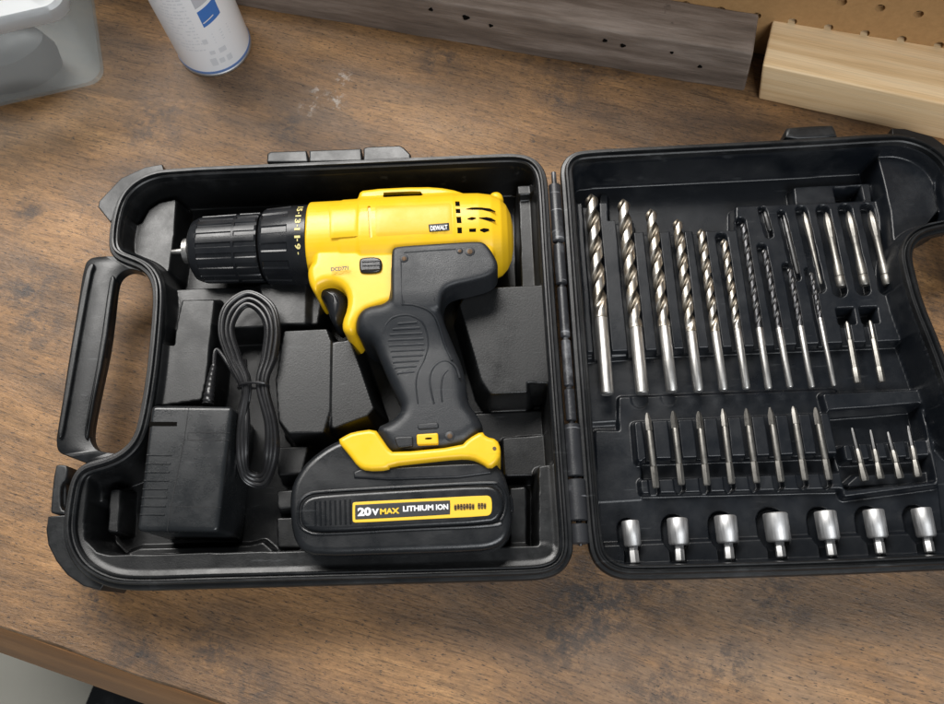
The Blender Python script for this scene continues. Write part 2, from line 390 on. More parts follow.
def bench():
    D, L = .75, 2.4
    o = bpy.data.objects.new('bench_top', None)
    def pt(a, b, z): q = E0 + tx * a + ty * b; return (q[0], q[1], z)
    # local frame so that the grain runs along the bench
    loc = Vector((*E0, 0)); rz = TA
    V, Fc = [], []
    nx = 90
    rim = []
    for i in range(nx + 1):
        a = -1.0 + 2.4 * i / nx; w_ = .0003 * math.sin(a * 57) + .0003 * math.sin(a * 173 + 1) + .0005 * random.uniform(-1, 1)
        V += [(a, D, 0), (a, w_, 0), (a, w_ - .0012, -.0022), (a, -.002, -.004)]
    for i in range(nx):
        for k in range(3): Fc.append((i * 4 + k, i * 4 + k + 1, i * 4 + 5 + k, i * 4 + 4 + k))
    t = obj('bench_top', V, Fc, MAT['bench']); t.location = loc; t.rotation_euler[2] = rz; tag(t, kind='structure')
    # solid edging board below the worn lip
    V = [(-1, -.0022, -.0035), (-1, -.020, -.030), (-1, -.020, -.046), (-1, .02, -.046), (-1, .02, -.0035)]
    V += [(1.4, y, z) for _, y, z in V]; k = 5
    Fc = [(i, (i + 1) % k, k + (i + 1) % k, k + i) for i in range(k)] + [(4, 3, 2, 1, 0), (5, 6, 7, 8, 9)]
    e = obj('bench_edge', V, Fc, MAT['edge']); e.location = loc; e.rotation_euler[2] = rz; tag(e, kind='structure')
bench()
# concrete floor far below
m, n, l, b = mat('concrete', (.5, .5, .46), .85); v = coords(n, l)
l.new(mix(n, l, noise(n, l, v, 6, 8, .65), (.70, .66, .55), (.86, .82, .70)), b.inputs['Base Color']); bump(n, l, b, noise(n, l, v, 90, 5), .2, .002)
fl = obj('floor', [(-3, -3, -.85), (3, -3, -.85), (3, 3, -.85), (-3, 3, -.85)], [(0, 1, 2, 3)], m); tag(fl, kind='structure')

# beam against the wall
B0, B1 = P2(245, 7), P2(744, 92); bd = (B1 - B0) / np.linalg.norm(B1 - B0); bn = np.array([-bd[1], bd[0]])
def plank(name, p0, d, length, depth, height, m, label, cat, ends=(0, 0), rough=.0006, bev=.002, lift=0., seg=(60, 8, 8)):
    """a length of sawn timber; p0 = lower front corner of its right-hand or left-hand end"""
    nrm = np.array([-d[1], d[0]]); o = empty(name, (p0[0], p0[1], lift)); bpy.data.objects.remove(o)
    bm = bmesh.new(); nx, ny, nz = seg
    bmesh.ops.create_cube(bm, size=1)
    for e in bm.verts: e.co = Vector(((e.co.x + .5) * length, (e.co.y + .5) * depth, (e.co.z + .5) * height))
    bmesh.ops.bevel(bm, geom=list(bm.edges), offset=bev, segments=3, affect='EDGES', profile=.5)
    ax = [e for e in bm.edges if abs((e.verts[0].co - e.verts[1].co).x) > length * .5]
    bmesh.ops.subdivide_edges(bm, edges=ax, cuts=nx, use_grid_fill=True)
    for e in bm.verts:
        f = e.co.x / length; e.co.x += (1 - f) * (ends[0] * e.co.z) + f * (ends[1] * e.co.z)
        if rough:
            e.co.y += rough * (math.sin(e.co.x * 61 + e.co.z * 40) + .6 * math.sin(e.co.x * 177)) * (1 if e.co.y < depth / 2 else 0)
            if e.co.z > height / 2: e.co.z += rough * (math.sin(e.co.x * 49 + e.co.y * 55) + .5 * math.sin(e.co.x * 211))
    me = bpy.data.meshes.new(name); bm.to_mesh(me); bm.free(); shade(me, 40); me.materials.append(m)
    o = bpy.data.objects.new(name, me); C.objects.link(o); o.location = (p0[0], p0[1], lift); o.rotation_euler[2] = math.atan2(d[1], d[0])
    return tag(o, label, cat)
BL, BD, BH = .85, .036, .042
bs = B1 - bd * BL
beam = plank('timber_beam', bs, bd, BL, BD, BH, MAT['grey_wood'], 'weathered grey timber beam with nail holes lying along the back', 'beam', (0, -.12), .0003)
# nail holes: small dark discs on its front face, parts of the beam
for px, py, z in ((845, 0, 0),):
    pass
def on_beam_front(px, py):
    r = ray(px, py); a = (np.array([B1[0], B1[1], 0]) - np.array([0, 0, H])); nn = np.array([bn[0], bn[1], 0]); t = (a @ nn) / (r @ nn); return np.array([0, 0, H]) + r * t
for px, py, s in ((431, 9, 1.5), (466, 17, 2.6), (491, 25, 1.6), (605, 40, 1.6), (623, 45, 1.9), (672, 52, 1.2), (700, 66, 1.5)):
    q = on_beam_front(px, py); R_ = s * .0008
    k = 10; a = np.arange(k) * 2 * math.pi / k
    V = [q - np.array([*bn, 0]) * .0009 + R_ * (1 + .25 * math.sin(3 * t + px)) * (np.array([*bd, 0]) * math.cos(t) * 1.2 + np.array([0, 0, 1]) * math.sin(t)) for t in a]
    V += [v_ + np.array([*bn, 0]) * .003 for v_ in V]
    V = [np.array(v_) for v_ in V]
    bo = Matrix.Translation(beam.location) @ Matrix.Rotation(beam.rotation_euler[2], 4, 'Z'); inv = bo.inverted()
    V = [inv @ Vector(v_) for v_ in V]
    o = obj('nail_hole', V, [tuple(range(k))] + [(i, (i + 1) % k, k + (i + 1) % k, k + i) for i in range(k)], MAT['void']); o.parent = beam
# pine offcut
G0 = P2(758, 99); G1 = P2(944, 147); gd = (P2(944, 140) - G0); gd /= np.linalg.norm(gd)
plank('pine_block', G0, gd, .42, .050, .037, MAT['pine'], 'fresh pale pine offcut with rounded edges lying beside the grey beam', 'wood block', (-.20, 0), 0, .0016)
# pegboard on the wall
W0 = P2(758, 27, BH) + bn * .012                    # foot line of the board, just behind the beam
def on_wall(px, py):
    r = ray(px, py); nn = np.array([*bn, 0]); t = ((np.array([*W0, 0]) - np.array([0, 0, H])) @ nn) / (r @ nn); return np.array([0, 0, H]) + r * t
def pegboard():
    m, n, l, b = mat('hardboard', (.36, .22, .10), .6); v = coords(n, l)
    l.new(mix(n, l, noise(n, l, v, 240, 5, .7), (.30, .165, .065), (.50, .30, .130)), b.inputs['Base Color']); bump(n, l, b, noise(n, l, v, 500, 3), .2, .0005)
    q1 = on_wall(842, 2); h = .0254; k = 16; r = .0033
    dx = bd; V, Fc = [], []
    x0 = (q1[:2] - W0) @ bd; z0 = q1[2]
    nxl, nxr = 26, 12; nzd = int(z0 / h); nzu = 5
    def put(x, z, y=0): p = W0 + dx * x; V.append((p[0], p[1], z)); return len(V) - 1
    for i in range(-nxl, nxr):
        for j in range(-nzd, nzu):
            cx, cz = x0 + i * h, z0 + j * h
            ring = [put(cx + r * math.cos(t), cz + r * math.sin(t)) for t in np.arange(k) * 2 * math.pi / k]
            sq = []
            for t in np.arange(k) * 2 * math.pi / k:
                c_, s_ = math.cos(t), math.sin(t); f = (h / 2) / max(abs(c_), abs(s_)); sq.append(put(cx + f * c_, cz + f * s_))
            for a in range(k): bq = (a + 1) % k; Fc.append((ring[a], ring[bq], sq[bq], sq[a]))
    o = obj('pegboard', V, Fc, m, smooth=False)
    me = o.data; bm = bmesh.new(); bm.from_mesh(me); bmesh.ops.remove_doubles(bm, verts=bm.verts, dist=1e-5)
    bmesh.ops.recalc_face_normals(bm, faces=bm.faces)
    g = bmesh.ops.extrude_face_region(bm, geom=list(bm.faces)); vs = [e for e in g['geom'] if isinstance(e, bmesh.types.BMVert)]
    bmesh.ops.translate(bm, verts=vs, vec=Vector((bn[0], bn[1], 0)) * .005); bmesh.ops.recalc_face_normals(bm, faces=bm.faces); bm.to_mesh(me); bm.free()
    tag(o, 'brown perforated hardboard panel standing behind the timber', 'pegboard')
    # the dark wall some way behind
    p, q = W0 + bn * .03 - bd * 1.2, W0 + bn * .03 + bd * .9
    wl = obj('wall', [(p[0], p[1], -.85), (q[0], q[1], -.85), (q[0], q[1], .16), (p[0], p[1], .16)], [(0, 1, 2, 3)], mat('dark_wall', (.06, .05, .04), .9)[0]); tag(wl, kind='structure')
pegboard()

# ================================================================== TOOL CASE
RB, RL = .048, .046                                # rim heights of base and lid
case = empty('tool_case', (.05, .17, 0))
tag(case, 'open black plastic tool case holding a yellow cordless drill', 'tool case')
OB = [(165, 165), (300, 159.5), (400, 155), (500, 150.5), (519, 150.5), (533, 154), (542, 162), (547, 172), (549, 190), (553, 260), (561, 370), (570, 490), (574, 541), (573, 556), (565, 570), (552, 577), (536, 580), (480, 581.5),
      (300, 586), (200, 588.5), (142, 590.5), (112, 589), (92, 582), (76, 571), (66, 556), (61, 540), (60, 525), (63, 500), (67, 480), (74, 467), (86, 460), (103, 456), (118, 449.5), (129, 439), (135, 424), (143, 380), (148.5, 330),
      (151, 292), (148, 277), (139, 267), (126, 262), (113, 257), (106, 248), (107, 225), (113, 200), (124, 183), (142, 171)]
OL = [(562, 185), (560, 167), (564, 157), (572, 150), (584, 147), (640, 144), (800, 136), (892, 130), (908, 131), (930, 138), (950, 152), (962, 172), (968, 200), (966, 222), (955, 229), (938, 232), (925, 236), (917, 244), (914.5, 254),
      (918, 270), (926, 300), (945, 345), (964, 398), (977, 426), (992, 440), (1015, 449), (1035, 461), (1043, 482), (1049, 520), (1045, 545), (1030, 560), (1000, 568), (940, 570), (824, 575), (700, 578.5), (640, 580), (620, 579), (604, 572), (593, 560), (588.5, 544), (584, 490), (575, 370), (567, 260)]
OBp = pxpoly(OB, RB, 1, .0016); OLp = pxpoly(OL, RL, 1, .0016)
def smoothp(p, k=3):
    for _ in range(k): p = (np.roll(p, 1, 0) + 2 * p + np.roll(p, -1, 0)) / 4
    return p
OBp, OLp = smoothp(OBp), smoothp(OLp)
def shell(name, Op, zr, m, parent):
    pr = [(.0125, .0006), (.0100, .0006), (.0080, .002), (.0066, .012), (.0055, zr - .012), (.0050, zr - .010), (.0012, zr - .0095), (0, zr - .0085), (0, zr - .0040), (.0007, zr - .0031), (.0026, zr - .0029),
          (.0030, zr - .0006), (.0035, zr), (.0046, zr), (.0050, zr - .0006), (.0053, zr - .0022), (.0064, zr - .0024), (.0067, zr - .0009), (.0073, zr - .0005), (.0080, zr - .0012), (.0083, zr - .009)]
    rings = []
    for d, z in pr:
        q = Op
        for s in range(6): q = offset(q, d / 6)
        rings.append(z3(smoothp(q, 1), z))
    V, Fc = loft(rings, False, False); o = obj(name, V, Fc, m, parent, 38)
    return o
base = shell('base_shell', OBp, RB, MAT['case'], case)
lid = shell('lid_shell', OLp, RL, MAT['case'], case)

# ---- base moulding
f = Field(OBp, .00068, .007)
f.plat([(155, 292), (322, 286), (316, 322), (160, 330)], .030, .004)
f.plat([(184, 302), (212, 302), (209, 330), (204, 380), (200, 398), (158, 404), (163, 348), (176, 347), (178, 330)], .040, .004)
f.plat([(160, 348), (176, 348), (172, 400), (156, 404)], .034, .003)
f.plat([(262, 286), (304, 285), (303, 322), (270, 322)], .034, .004)
f.plat([(286, 333), (325, 331), (329, 342), (328, 410), (322, 430), (290, 431), (281, 420), (278, 380)], .044, .0045, .0015)
f.plat([(336, 344), (349, 342), (371, 408), (366, 414), (334, 426)], .043, .0045, .0015)
f.plat([(469, 291), (546, 287), (552, 381), (525, 380), (525, 390), (491, 391), (484, 380), (462, 305)], .044, .005, .0015)
f.plat([(505, 440), (556, 436), (558, 473), (507, 474)], .022, .003)
f.plat([(470, 416), (556, 412), (557, 438), (475, 440)], .016, .003)
f.plat([(279, 449), (306, 448), (300, 472), (280, 473)], .031, .003)
f.plat([(279, 493), (293, 492), (292, 506), (280, 507)], .028, .003)
f.plat([(279, 520), (300, 520), (300, 545), (280, 545)], .022, .003)
f.plat([(512, 490), (524, 489), (524, 556), (512, 556)], .030, .003)
f.plat([(541, 468), (562, 466), (566, 556), (541, 558)], .042, .003)
f.plat([(118, 235), (143, 224), (150, 211), (160, 204), (174, 201), (172, 235), (167, 270), (158, 290), (120, 262)], .031, .004)
f.plat([(521, 198), (552, 194), (556, 294), (524, 296)], .030, .003)
f.plat([(519, 187), (530, 187), (531, 192), (520, 193)], .036, .0015)
f.plat([(96, 470), (100, 470), (101, 500), (98, 500)], .03, .002)
f.plat([(112, 492), (118, 491), (116, 530), (110, 530)], .028, .002)
# front shelf and side shelves under the rim
f.plat([(62, 557), (108, 557.5), (200, 555), (300, 553), (545, 548), (570, 560), (560, 590), (90, 600)], .0425, .003)
f.plat([(60, 470), (86, 476), (82, 522), (83, 540), (96, 554), (108, 558), (80, 585), (55, 560)], .0425, .003)
f.plat([(130, 555), (270, 552), (262, 545), (250, 548), (140, 551)], .012, .003)
f.slot(P2(100, 573, .0425), P2(101, 578, .0425), .0006, .040)
for k in range(7):                                   # thin ribs stiffening the cavity floor
    xx = 300 + k * 30; f.plat([(xx, 561 - 12), (xx + 2, 561 - 12), (xx + 2, 556), (xx, 556)], .034, .0012, .0002)
f.walls(.0080, RB - .0045, .0034)
f.build('moulded_insert', MAT['insert'], base, .0066)

# ---- lid moulding
AX = .0245                                           # height of the bit axes above the bench
g = Field(OLp, .00062, .010)
UP = .0225
g.plat([(576, 205), (606, 204), (606, 222), (632, 222), (632, 234), (738, 232), (738, 208), (893, 202), (902, 300), (907, 338), (586, 350), (580, 280)], UP, .0022)
g.plat([(586, 352), (908, 340), (914, 400), (592, 420)], .0125, .003)
g.plat([(586, 352), (640, 348), (640, 353), (587, 357)], .0175, .0015)
g.plat([(640, 346), (908, 336), (909, 341), (640, 352)], .0175, .0015)
g.plat([(622, 400), (834, 392), (836, 416), (622, 422)], .0150, .002)
g.plat([(622, 400), (636, 400), (640, 498), (600, 500), (598, 433), (622, 433)], .0150, .002)
g.plat([(597, 434), (930, 428), (942, 545), (604, 550)], .0145, .002)
g.plat([(637, 424), (832, 415), (836, 453), (640, 459)], UP, .0020)
g.plat([(645, 461), (838, 455), (842, 474), (646, 480)], .0100, .0015, .0, 'min', .0225)
g.plat([(643, 482), (842, 475), (844, 486), (644, 491)], .0205, .0018)
g.plat([(826, 396), (918, 392), (936, 482), (846, 494), (838, 440)], .0205, .0025)
g.plat([(832, 414), (876, 411), (919, 407), (932, 478), (848, 486)], .0050, .0030, .0, 'min', .0205)
g.plat([(846, 447), (924, 442), (926, 453), (848, 458)], .0175, .0015)
g.plat([(858, 478), (930, 474), (932, 480), (850, 485)], .0120, .0015)
g.plat([(604, 548), (950, 535), (955, 570), (608, 575)], .0185, .0025)
g.plat([(880, 157), (900, 157), (918, 163), (930, 176), (936, 210), (914, 236), (904, 252), (897, 252), (893, 210)], .032, .004)
g.plat([(796, 189), (868, 185), (870, 203), (798, 206)], .0200, .002)
g.plat([(835, 189), (860, 187), (862, 199), (837, 201)], .0030, .0012, 0, 'min', .02)
g.plat([(602, 196), (606, 196), (606, 206), (602, 206)], .014, .001)
pitch_px = lambda x, y, z: np.linalg.norm(P(x + .5, y, z) - P(x - .5, y, z))
def cut(tip, end, wpx, z, grow=1.35, depth=None, pre=.002, post=.0015, fld=None):
    a, b_ = P2(*tip, z), P2(*end, z); d = (b_ - a) / np.linalg.norm(b_ - a); r = wpx * pitch_px(*tip, z) / 2
    sh = np.array([-min(r * .22, .0006), 0]); (fld or g).slot(a - d * pre + sh, b_ + d * post + sh, r + min(r * (grow - 1) * .55, .0007), z - r - .006 if depth is None else depth, .0008); return r
TW = [  # tip, end of flutes, end of shank, width px, kind
    ((591, 194), (602.6, 318), (607.3, 394.5), 12.8, 'a'), ((623, 199), (636.7, 328), (642.5, 394), 12.2, 'a'), ((650.5, 209), (664, 327), (672, 392), 11.2, 'a'),
    ((677, 219), (690, 332), (698.5, 391.5), 9.8, 'a'), ((700.6, 229), (715, 332), (723.6, 390.5), 8.6, 'a'), ((723.6, 239), (738, 329), (746.5, 389), 7.4, 'a'),
    ((742.8, 223), (760.6, 328), (768.7, 389), 6.4, 'b'), ((764, 249), (780, 328), (790, 387.5), 6.0, 'b'), ((789, 268), (802, 326), (812, 387.5), 5.6, 'b'), ((810.6, 272), (821, 318), (834, 386), 4.6, 'c')]
SPEAR = [((804, 212), (821, 284), 7.6), ((825.8, 212), (841.5, 287), 9.6), ((848, 211), (865, 285.5), 9.6), ((870, 210.5), (887.7, 285), 9.6)]
DARKB = [((783.5, 215), (797.6, 274), 4.6), ((764.5, 211), (770, 231), 4.6)]
SHORT = [((846.5, 321.5), (857.8, 383)), ((869.7, 320.5), (882, 382))]
DRV = [((647, 413), (656, 488)), ((673, 411), (681.4, 485)), ((698.5, 411.5), (707, 485.5)), ((722.5, 409), (731.5, 484)), ((746.2, 408.6), (756.6, 483)), ((770, 407.5), (781, 482)), ((793, 406.5), (805, 480.5)), ((815.4, 407.5), (829, 480))]
TINY = [((852, 428), (865, 481)), ((870.5, 430), (880.5, 479)), ((888, 432), (900, 478.5)), ((908, 426), (918, 477))]
SOCK = [((630, 521), (633, 546.5), (634, 563.5), 17.5), ((677, 518.5), (679, 545), (681, 561.5), 20.5), ((725, 516), (728, 543), (730, 559.5), 22), ((774.8, 513.5), (779, 541.7), (781, 557.5), 24.5), ((824.7, 511.5), (829.5, 540), (832, 556), 21.5), ((873, 510), (878, 538), (881, 554), 20.5), ((920.7, 508.5), (926.8, 537), (930, 552.5), 19.5)]
for a, b_, c_, wpx, kd in TW: cut(a, c_, wpx, AX, 1.45)
for a, c_, wpx in SPEAR + DARKB: cut(a, c_, wpx, AX, 1.45)
for a, c_ in SHORT:
    cut(a, c_, 6, AX, 1.5); x_, y_ = a; g.plat([(x_ - 9, y_ - 12), (x_ + 6, y_ - 13), (x_ + 8, y_ + 1), (x_ - 6, y_ + 2)], .008, .0012, 0, 'min', UP)
for a, c_ in DRV: cut(a, c_, 6.4, AX - .0005, 1.5)
for a, c_ in TINY: cut(a, c_, 5.0, .0195, 1.45)
for (a, b_, c_, wpx) in SOCK:
    cut(a, b_, wpx, .0225, 1.22, pre=-.004, post=-.004); cut(b_, c_, wpx * .52, .0225, 1.6)
g.walls(.0080, RL - .0045, .0036)
g.build('moulded_insert', MAT['lidinsert'], lid, .0066)

# ---- handle, corner guards, latches, feet of the base
ZH = RB - .004
def band(name, outer, inner, z0, z1, m, parent, e=.0010):
    """a flat bar swept between two photo polylines"""
    a = spline([P(x, y, z1) for x, y in outer], 7)[:, :2]; b_ = spline([P(x, y, z1) for x, y in inner], 7)[:, :2]; u = (b_ - a) / np.linalg.norm(b_ - a, axis=1)[:, None]
    rows = [(a, z0), (a, z1 - e), (a + u * e * .3, z1 - e * .3), (a + u * e, z1), (b_ - u * e, z1), (b_ - u * e * .3, z1 - e * .3), (b_, z1 - e), (b_, z0)]
    k = len(a); V = np.vstack([z3(p, z) for p, z in rows]); n_ = len(rows); Fc = []
    for r in range(n_):
        for i_ in range(k - 1): q = ((r + 1) % n_) * k; Fc.append((r * k + i_, r * k + i_ + 1, q + i_ + 1, q + i_))
    Fc += [tuple(r * k for r in range(n_)), tuple(r * k + k - 1 for r in range(n_ - 1, -1, -1))]
    return obj(name, V, Fc, m, parent, 40)
HO = [(122, 256), (104, 256), (89, 259), (83, 272), (76.5, 312), (70, 350), (63, 395), (57.5, 428), (56, 442), (59, 452), (72, 457.5), (94, 466)]
HI = [(142, 272), (130, 269), (120, 273.5), (114.5, 285), (110.5, 318), (106, 350), (98, 388), (91.5, 420), (90, 437), (94, 447), (103, 451.5), (116, 453)]
band('handle', HO, HI, .034, ZH - .002, MAT['case'], base)
slab('handle_rail', [(90, 263), (84.5, 273), (71, 350), (58.5, 428), (57.5, 438), (61.5, 438), (64, 428), (77.5, 350), (91, 274), (95, 264)], ZH, .038, ZH + .0006, MAT['case'], base, .0005, .0010, 1)
slab('handle_rail', [(111, 274), (108, 284), (99, 350), (84.5, 424), (83.5, 438), (88, 440), (90, 420), (105, 350), (113, 288), (115, 277)], ZH, .038, ZH, MAT['case'], base, .0005, .0012, 1)
slab('corner_guard', [(162, 164), (145, 167), (121, 178), (99, 201), (98, 207), (110, 222), (118, 215), (122, 200), (133, 188), (150, 178), (165, 174)], RB - .0095, .004, RB - .0095, MAT['case'], base, .0005, .0006, 0)
slab('corner_guard', [(66, 515), (48, 516.5), (46, 530), (48, 545), (56, 561), (67, 575), (83, 586), (100, 590.5), (108, 578), (88, 568), (76, 552), (70, 538)], RB - .0095, .004, RB - .0095, MAT['case'], base, .0005, .0006, 0)
slab('latch', [(54.5, 466), (50, 511), (52, 514), (64, 515), (66, 511), (61, 509), (60, 496), (61, 484), (66, 479), (68, 466), (60, 464)], RB - .010, .012, RB - .010, MAT['case'], base, .001, .0010, 1)
slab('latch', [(60, 480), (66, 478), (66, 512), (59, 512)], RB - .014, .012, RB - .014, MAT['case'], base, .001, .001, 1)
for pts in ([(267, 163), (267.5, 154), (271, 152), (307, 150.8), (308.6, 163)], [(309.4, 163), (309.4, 150.8), (361.6, 148.8), (362.6, 162)], [(363.4, 162), (363.6, 148.4), (368, 147), (400, 145.8), (404, 148), (411, 155), (411, 160)]):
    V, Fc = inflate(roundpoly(pts, RB - .007, .0012), rprof(.010, RB - .006, .001, .0012)); obj('carry_lug', V, Fc, MAT['case'], base, 45)
slab('lid_tab', [(784, 141), (785, 130), (788, 128), (830, 125.5), (833, 127), (836, 134), (837, 139)], RL - .006, .010, RL - .004, MAT['case'], lid, .0015, .0022, 1)
slab('corner_guard', [(892, 128), (905, 128.5), (932, 136), (952, 150), (968, 178), (960, 182), (944, 158), (925, 144), (905, 137), (893, 140)], RL - .0095, .004, RL - .0095, MAT['case'], lid, .0005, .0006, 0)
# lid handle, running out of the frame
slab('handle', [(966, 224), (985, 224), (1000, 236), (1012, 270), (1044, 380), (1052, 430), (1046, 452), (1032, 460), (1016, 449), (1024, 440), (1026, 425), (1016, 385), (985, 270), (975, 246), (958, 232)], RL - .005, .032, RL - .005, MAT['case'], lid, .001, .0012, 1)
# hinge: rod with barrel knuckles
hz = RB - .006; h0, h1 = P(553.5, 172, hz), P(580.5, 546, hz); hv = h1 - h0; hL = np.linalg.norm(hv); hv /= hL
V, Fc = lathe(h0, hv, [(0, .0008), (.0006, .0017), (hL - .002, .0017), (hL, .0010)], 14); hinge = obj('hinge', V, Fc, MAT['hinge'], case)
kn = [(.010, .052, .0040), (.054, .082, .0036), (.084, .118, .0031), (.120, .150, .0030), (.152, .172, .0032), (.174, .206, .0050), (.2075, .232, .0056), (.2335, hL - .001, .0052)]
for a, b_, r in kn:
    V, Fc = lathe(h0 + hv * a, hv, [(0, r * .8), (.0006, r), (b_ - a - .0006, r), (b_ - a, r * .8)], 16); obj('knuckle', V, Fc, MAT['hinge'], hinge)

# ================================================================== DRILL
drill = empty('cordless_drill', tuple(P(400, 330, .01)))
tag(drill, 'yellow and black cordless drill lying on its side in the case', 'drill')
AZ = .040
axp = lambda px: P(px, 249.5 - .043 * (px - 225), AZ)
ad = axp(505) - axp(190); ad /= np.linalg.norm(ad); av = np.array([-ad[1], ad[0], 0]); aw = np.array([0, 0, 1.])
tpx = lambda px: (axp(px) - axp(190)) @ ad
def barrel(prof, k=64, e=2.4, name='housing'):
    rings = []; a = np.arange(k) * 2 * math.pi / k; ca, sa = np.cos(a), np.sin(a)
    for px, r in prof:
        ex = 1 / (np.abs(ca) ** e + np.abs(sa) ** e) ** (1 / e)
        rings.append(axp(px) + (r * ex * ca)[:, None] * av + (r * ex * sa)[:, None] * aw)
    return loft(rings)
hb = barrel([(313, .024), (313.6, .0262), (315, .0270), (345, .0272), (347, .0276), (362, .0278), (366, .0288), (420, .0290), (455, .0288), (458, .0284), (480, .0280), (492, .0268), (501, .0242), (507, .020), (511, .0145), (513, .008), (513.5, .002)])
neck = [(313, 226), (313, 262), (308, 268), (307.5, 276), (309.5, 285), (315, 294), (318, 292), (320, 287.5), (327, 284.5), (335, 284.5), (343, 288.5), (347.5, 297), (347, 309), (342, 322), (342.5, 331), (348, 335), (355, 334.5), (359, 322), (372, 312), (420, 300), (430, 280), (486, 270), (496, 258), (494, 226)]
hn = inflate(pxpoly(neck, .060, 1, .001), rprof(.020, .0635, .004, .0055, 6))
fin = inflate(pxpoly([(360, 201), (366, 196.5), (423, 193.5), (450, 195.5), (470, 202), (470, 215), (360, 215)], .046, 1), rprof(.034, .058, .003, .004))
nub = inflate(pxpoly([(489, 196), (497, 193.5), (503, 197), (504, 206), (490, 208)], .046, 2), rprof(.038, .052, .003, .004))
hous = obj('housing', *merge([hb, hn, fin, nub]), MAT['yellow'], drill)
bake(hous, [('REMESH', dict(mode='VOXEL', voxel_size=.00062, use_smooth_shade=True)), ('SMOOTH', dict(factor=.5, iterations=2))])
# cutters: vents and grooves
def top_z(px, py):                                  # height of the barrel's upper side under a photo point
    z = .066
    for _ in range(12):
        q = P(px, py, z); y = (q - axp(px)) @ av; e = 2.4; r = .0285; s = max(1 - (min(abs(y), r * .999) / r) ** e, 0.02) ** (1 / e); z = .5 * z + .5 * (AZ + r * s)
    return z
def surf(px, py): return P(px, py, top_z(px, py))
def cutbox(pts, depth=.003, up=.004):
    z = max(top_z(x, y) for x, y in pts)
    zz = min(top_z(x, y) for x, y in pts); q = [np.array(surf(x, y)) for x, y in pts]
    if area2(np.array([v_[:2] for v_ in q])) < 0: q = q[::-1]
    lo = [v_ - [0, 0, depth] for v_ in q]; hi = [v_ + [0, 0, up] for v_ in q]; k = len(q)
    return lo + hi, [(i, (i + 1) % k, k + (i + 1) % k, k + i) for i in range(k)] + [tuple(range(k - 1, -1, -1)), tuple(range(k, 2 * k))]
def strip(p, w0):                                   # pixel polyline -> thin pixel polygon
    p = np.array(p, float); t = np.gradient(p, axis=0); t /= np.linalg.norm(t, axis=1)[:, None]; nn = np.column_stack([-t[:, 1], t[:, 0]])
    w_ = np.array([w0 * (.35 if i in (0, len(p) - 1) else 1) for i in range(len(p))])[:, None]
    return [tuple(x) for x in np.vstack([p + nn * w_ / 2, (p - nn * w_ / 2)[::-1]])]
vents = [[(455, 201), (459.5, 201), (460, 206), (455.5, 206)], [(455.6, 208.5), (460.2, 208.5), (460.6, 213), (456, 213)], [(456.3, 216.5), (461, 216.5), (461.6, 223), (457, 223)], [(457.2, 227), (461.8, 227), (462, 233.2), (457.5, 233.2)],
         strip([(466, 208.8), (472, 208.2), (482, 208), (490, 209), (495.5, 211)], 2.6), strip([(467.5, 218.6), (472, 218.2), (476, 217.8)], 3.4), strip([(479, 217.6), (486, 217.8), (491, 218.8), (495.5, 220.3)], 3.2),
         [(469, 228.2), (476, 227.8), (476, 231.6), (469.3, 231.8)], strip([(480, 229.6), (484, 229.6), (489, 228.8)], 4.6), strip([(383, 196.6), (384.5, 196.4), (402, 195.6), (421, 194.9), (423, 194.9)], 2.2)]
cb = obj('cutter', *merge([cutbox(v_, .0035) for v_ in vents] + [cutbox(strip([(368.8, 206), (369, 207), (370, 222), (371, 237), (371, 238)], 3.0), .0009)]), MAT['void'])
bake(hous, [('BOOLEAN', dict(operation='DIFFERENCE', object=cb, solver='EXACT'))]); bpy.data.objects.remove(cb)
shade(hous.data, 40)
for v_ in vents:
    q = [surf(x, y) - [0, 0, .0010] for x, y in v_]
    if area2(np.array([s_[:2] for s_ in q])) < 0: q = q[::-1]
    obj('vent', q, [tuple(range(len(q)))], MAT['void'], hous, smooth=False)  # near-black sheet paints the shade inside the vent opening
def drape(name, pts, lift, m, parent, nx=14, ny=8, th=.0006):   # quad patch laid on the barrel: pts = 4 corners (px)
    a, b_, c_, d = map(np.array, pts); V, Fc = [], []
    for j in range(ny + 1):
        for i in range(nx + 1):
            u, v_ = i / nx, j / ny; q = (a * (1 - u) + b_ * u) * (1 - v_) + (d * (1 - u) + c_ * u) * v_; e = i in (0, nx) or j in (0, ny)
            s_ = surf(*q) + [0, 0, lift - (th if e else 0)]; V.append(s_)
    for j in range(ny):
        for i in range(nx): k = j * (nx + 1) + i; Fc.append((k, k + 1, k + nx + 2, k + nx + 1))
    return obj(name, V, Fc, m, parent)
drape('side_panel', [(374, 205), (452.5, 202), (453.5, 235), (374.5, 238)], .0007, MAT['yellow_panel'], hous, 24, 12)
drape('front_panel', [(329, 206), (358, 204), (358, 236), (330, 238)], .0006, MAT['yellow'], hous, 12, 10)
drape('badge', [(428.5, 225), (449, 223.3), (449.6, 231), (429.5, 232.6)], .0014, MAT['labelblack'], hous)
zt = top_z(440, 229)
text('DEWALT', (430.6, 230.6), (447.6, 229.3), 4.6, zt + .0019, MAT['white'], hous, .03)
text('DCD771', (331, 271.4), (348.5, 270), 4.0, 0.0660, MAT['labelblack'], hous, .035)
sw = slab('direction_switch', [(359, 260), (363, 257.5), (377, 257), (382, 260), (382.5, 269), (378, 273), (362, 273.5), (359.5, 271)], .0645, .056, .0655, MAT['drillblack'], drill, .0005, .0015, 2)
for k in range(3):
    q = [P(362 + .2 * k, 261.5 + k * 4, .0655), P(380, 260.8 + k * 4, .0655)]; V, Fc = tube(q, .0007, 6); obj('ridge', V, Fc, MAT['drillblack'], sw)
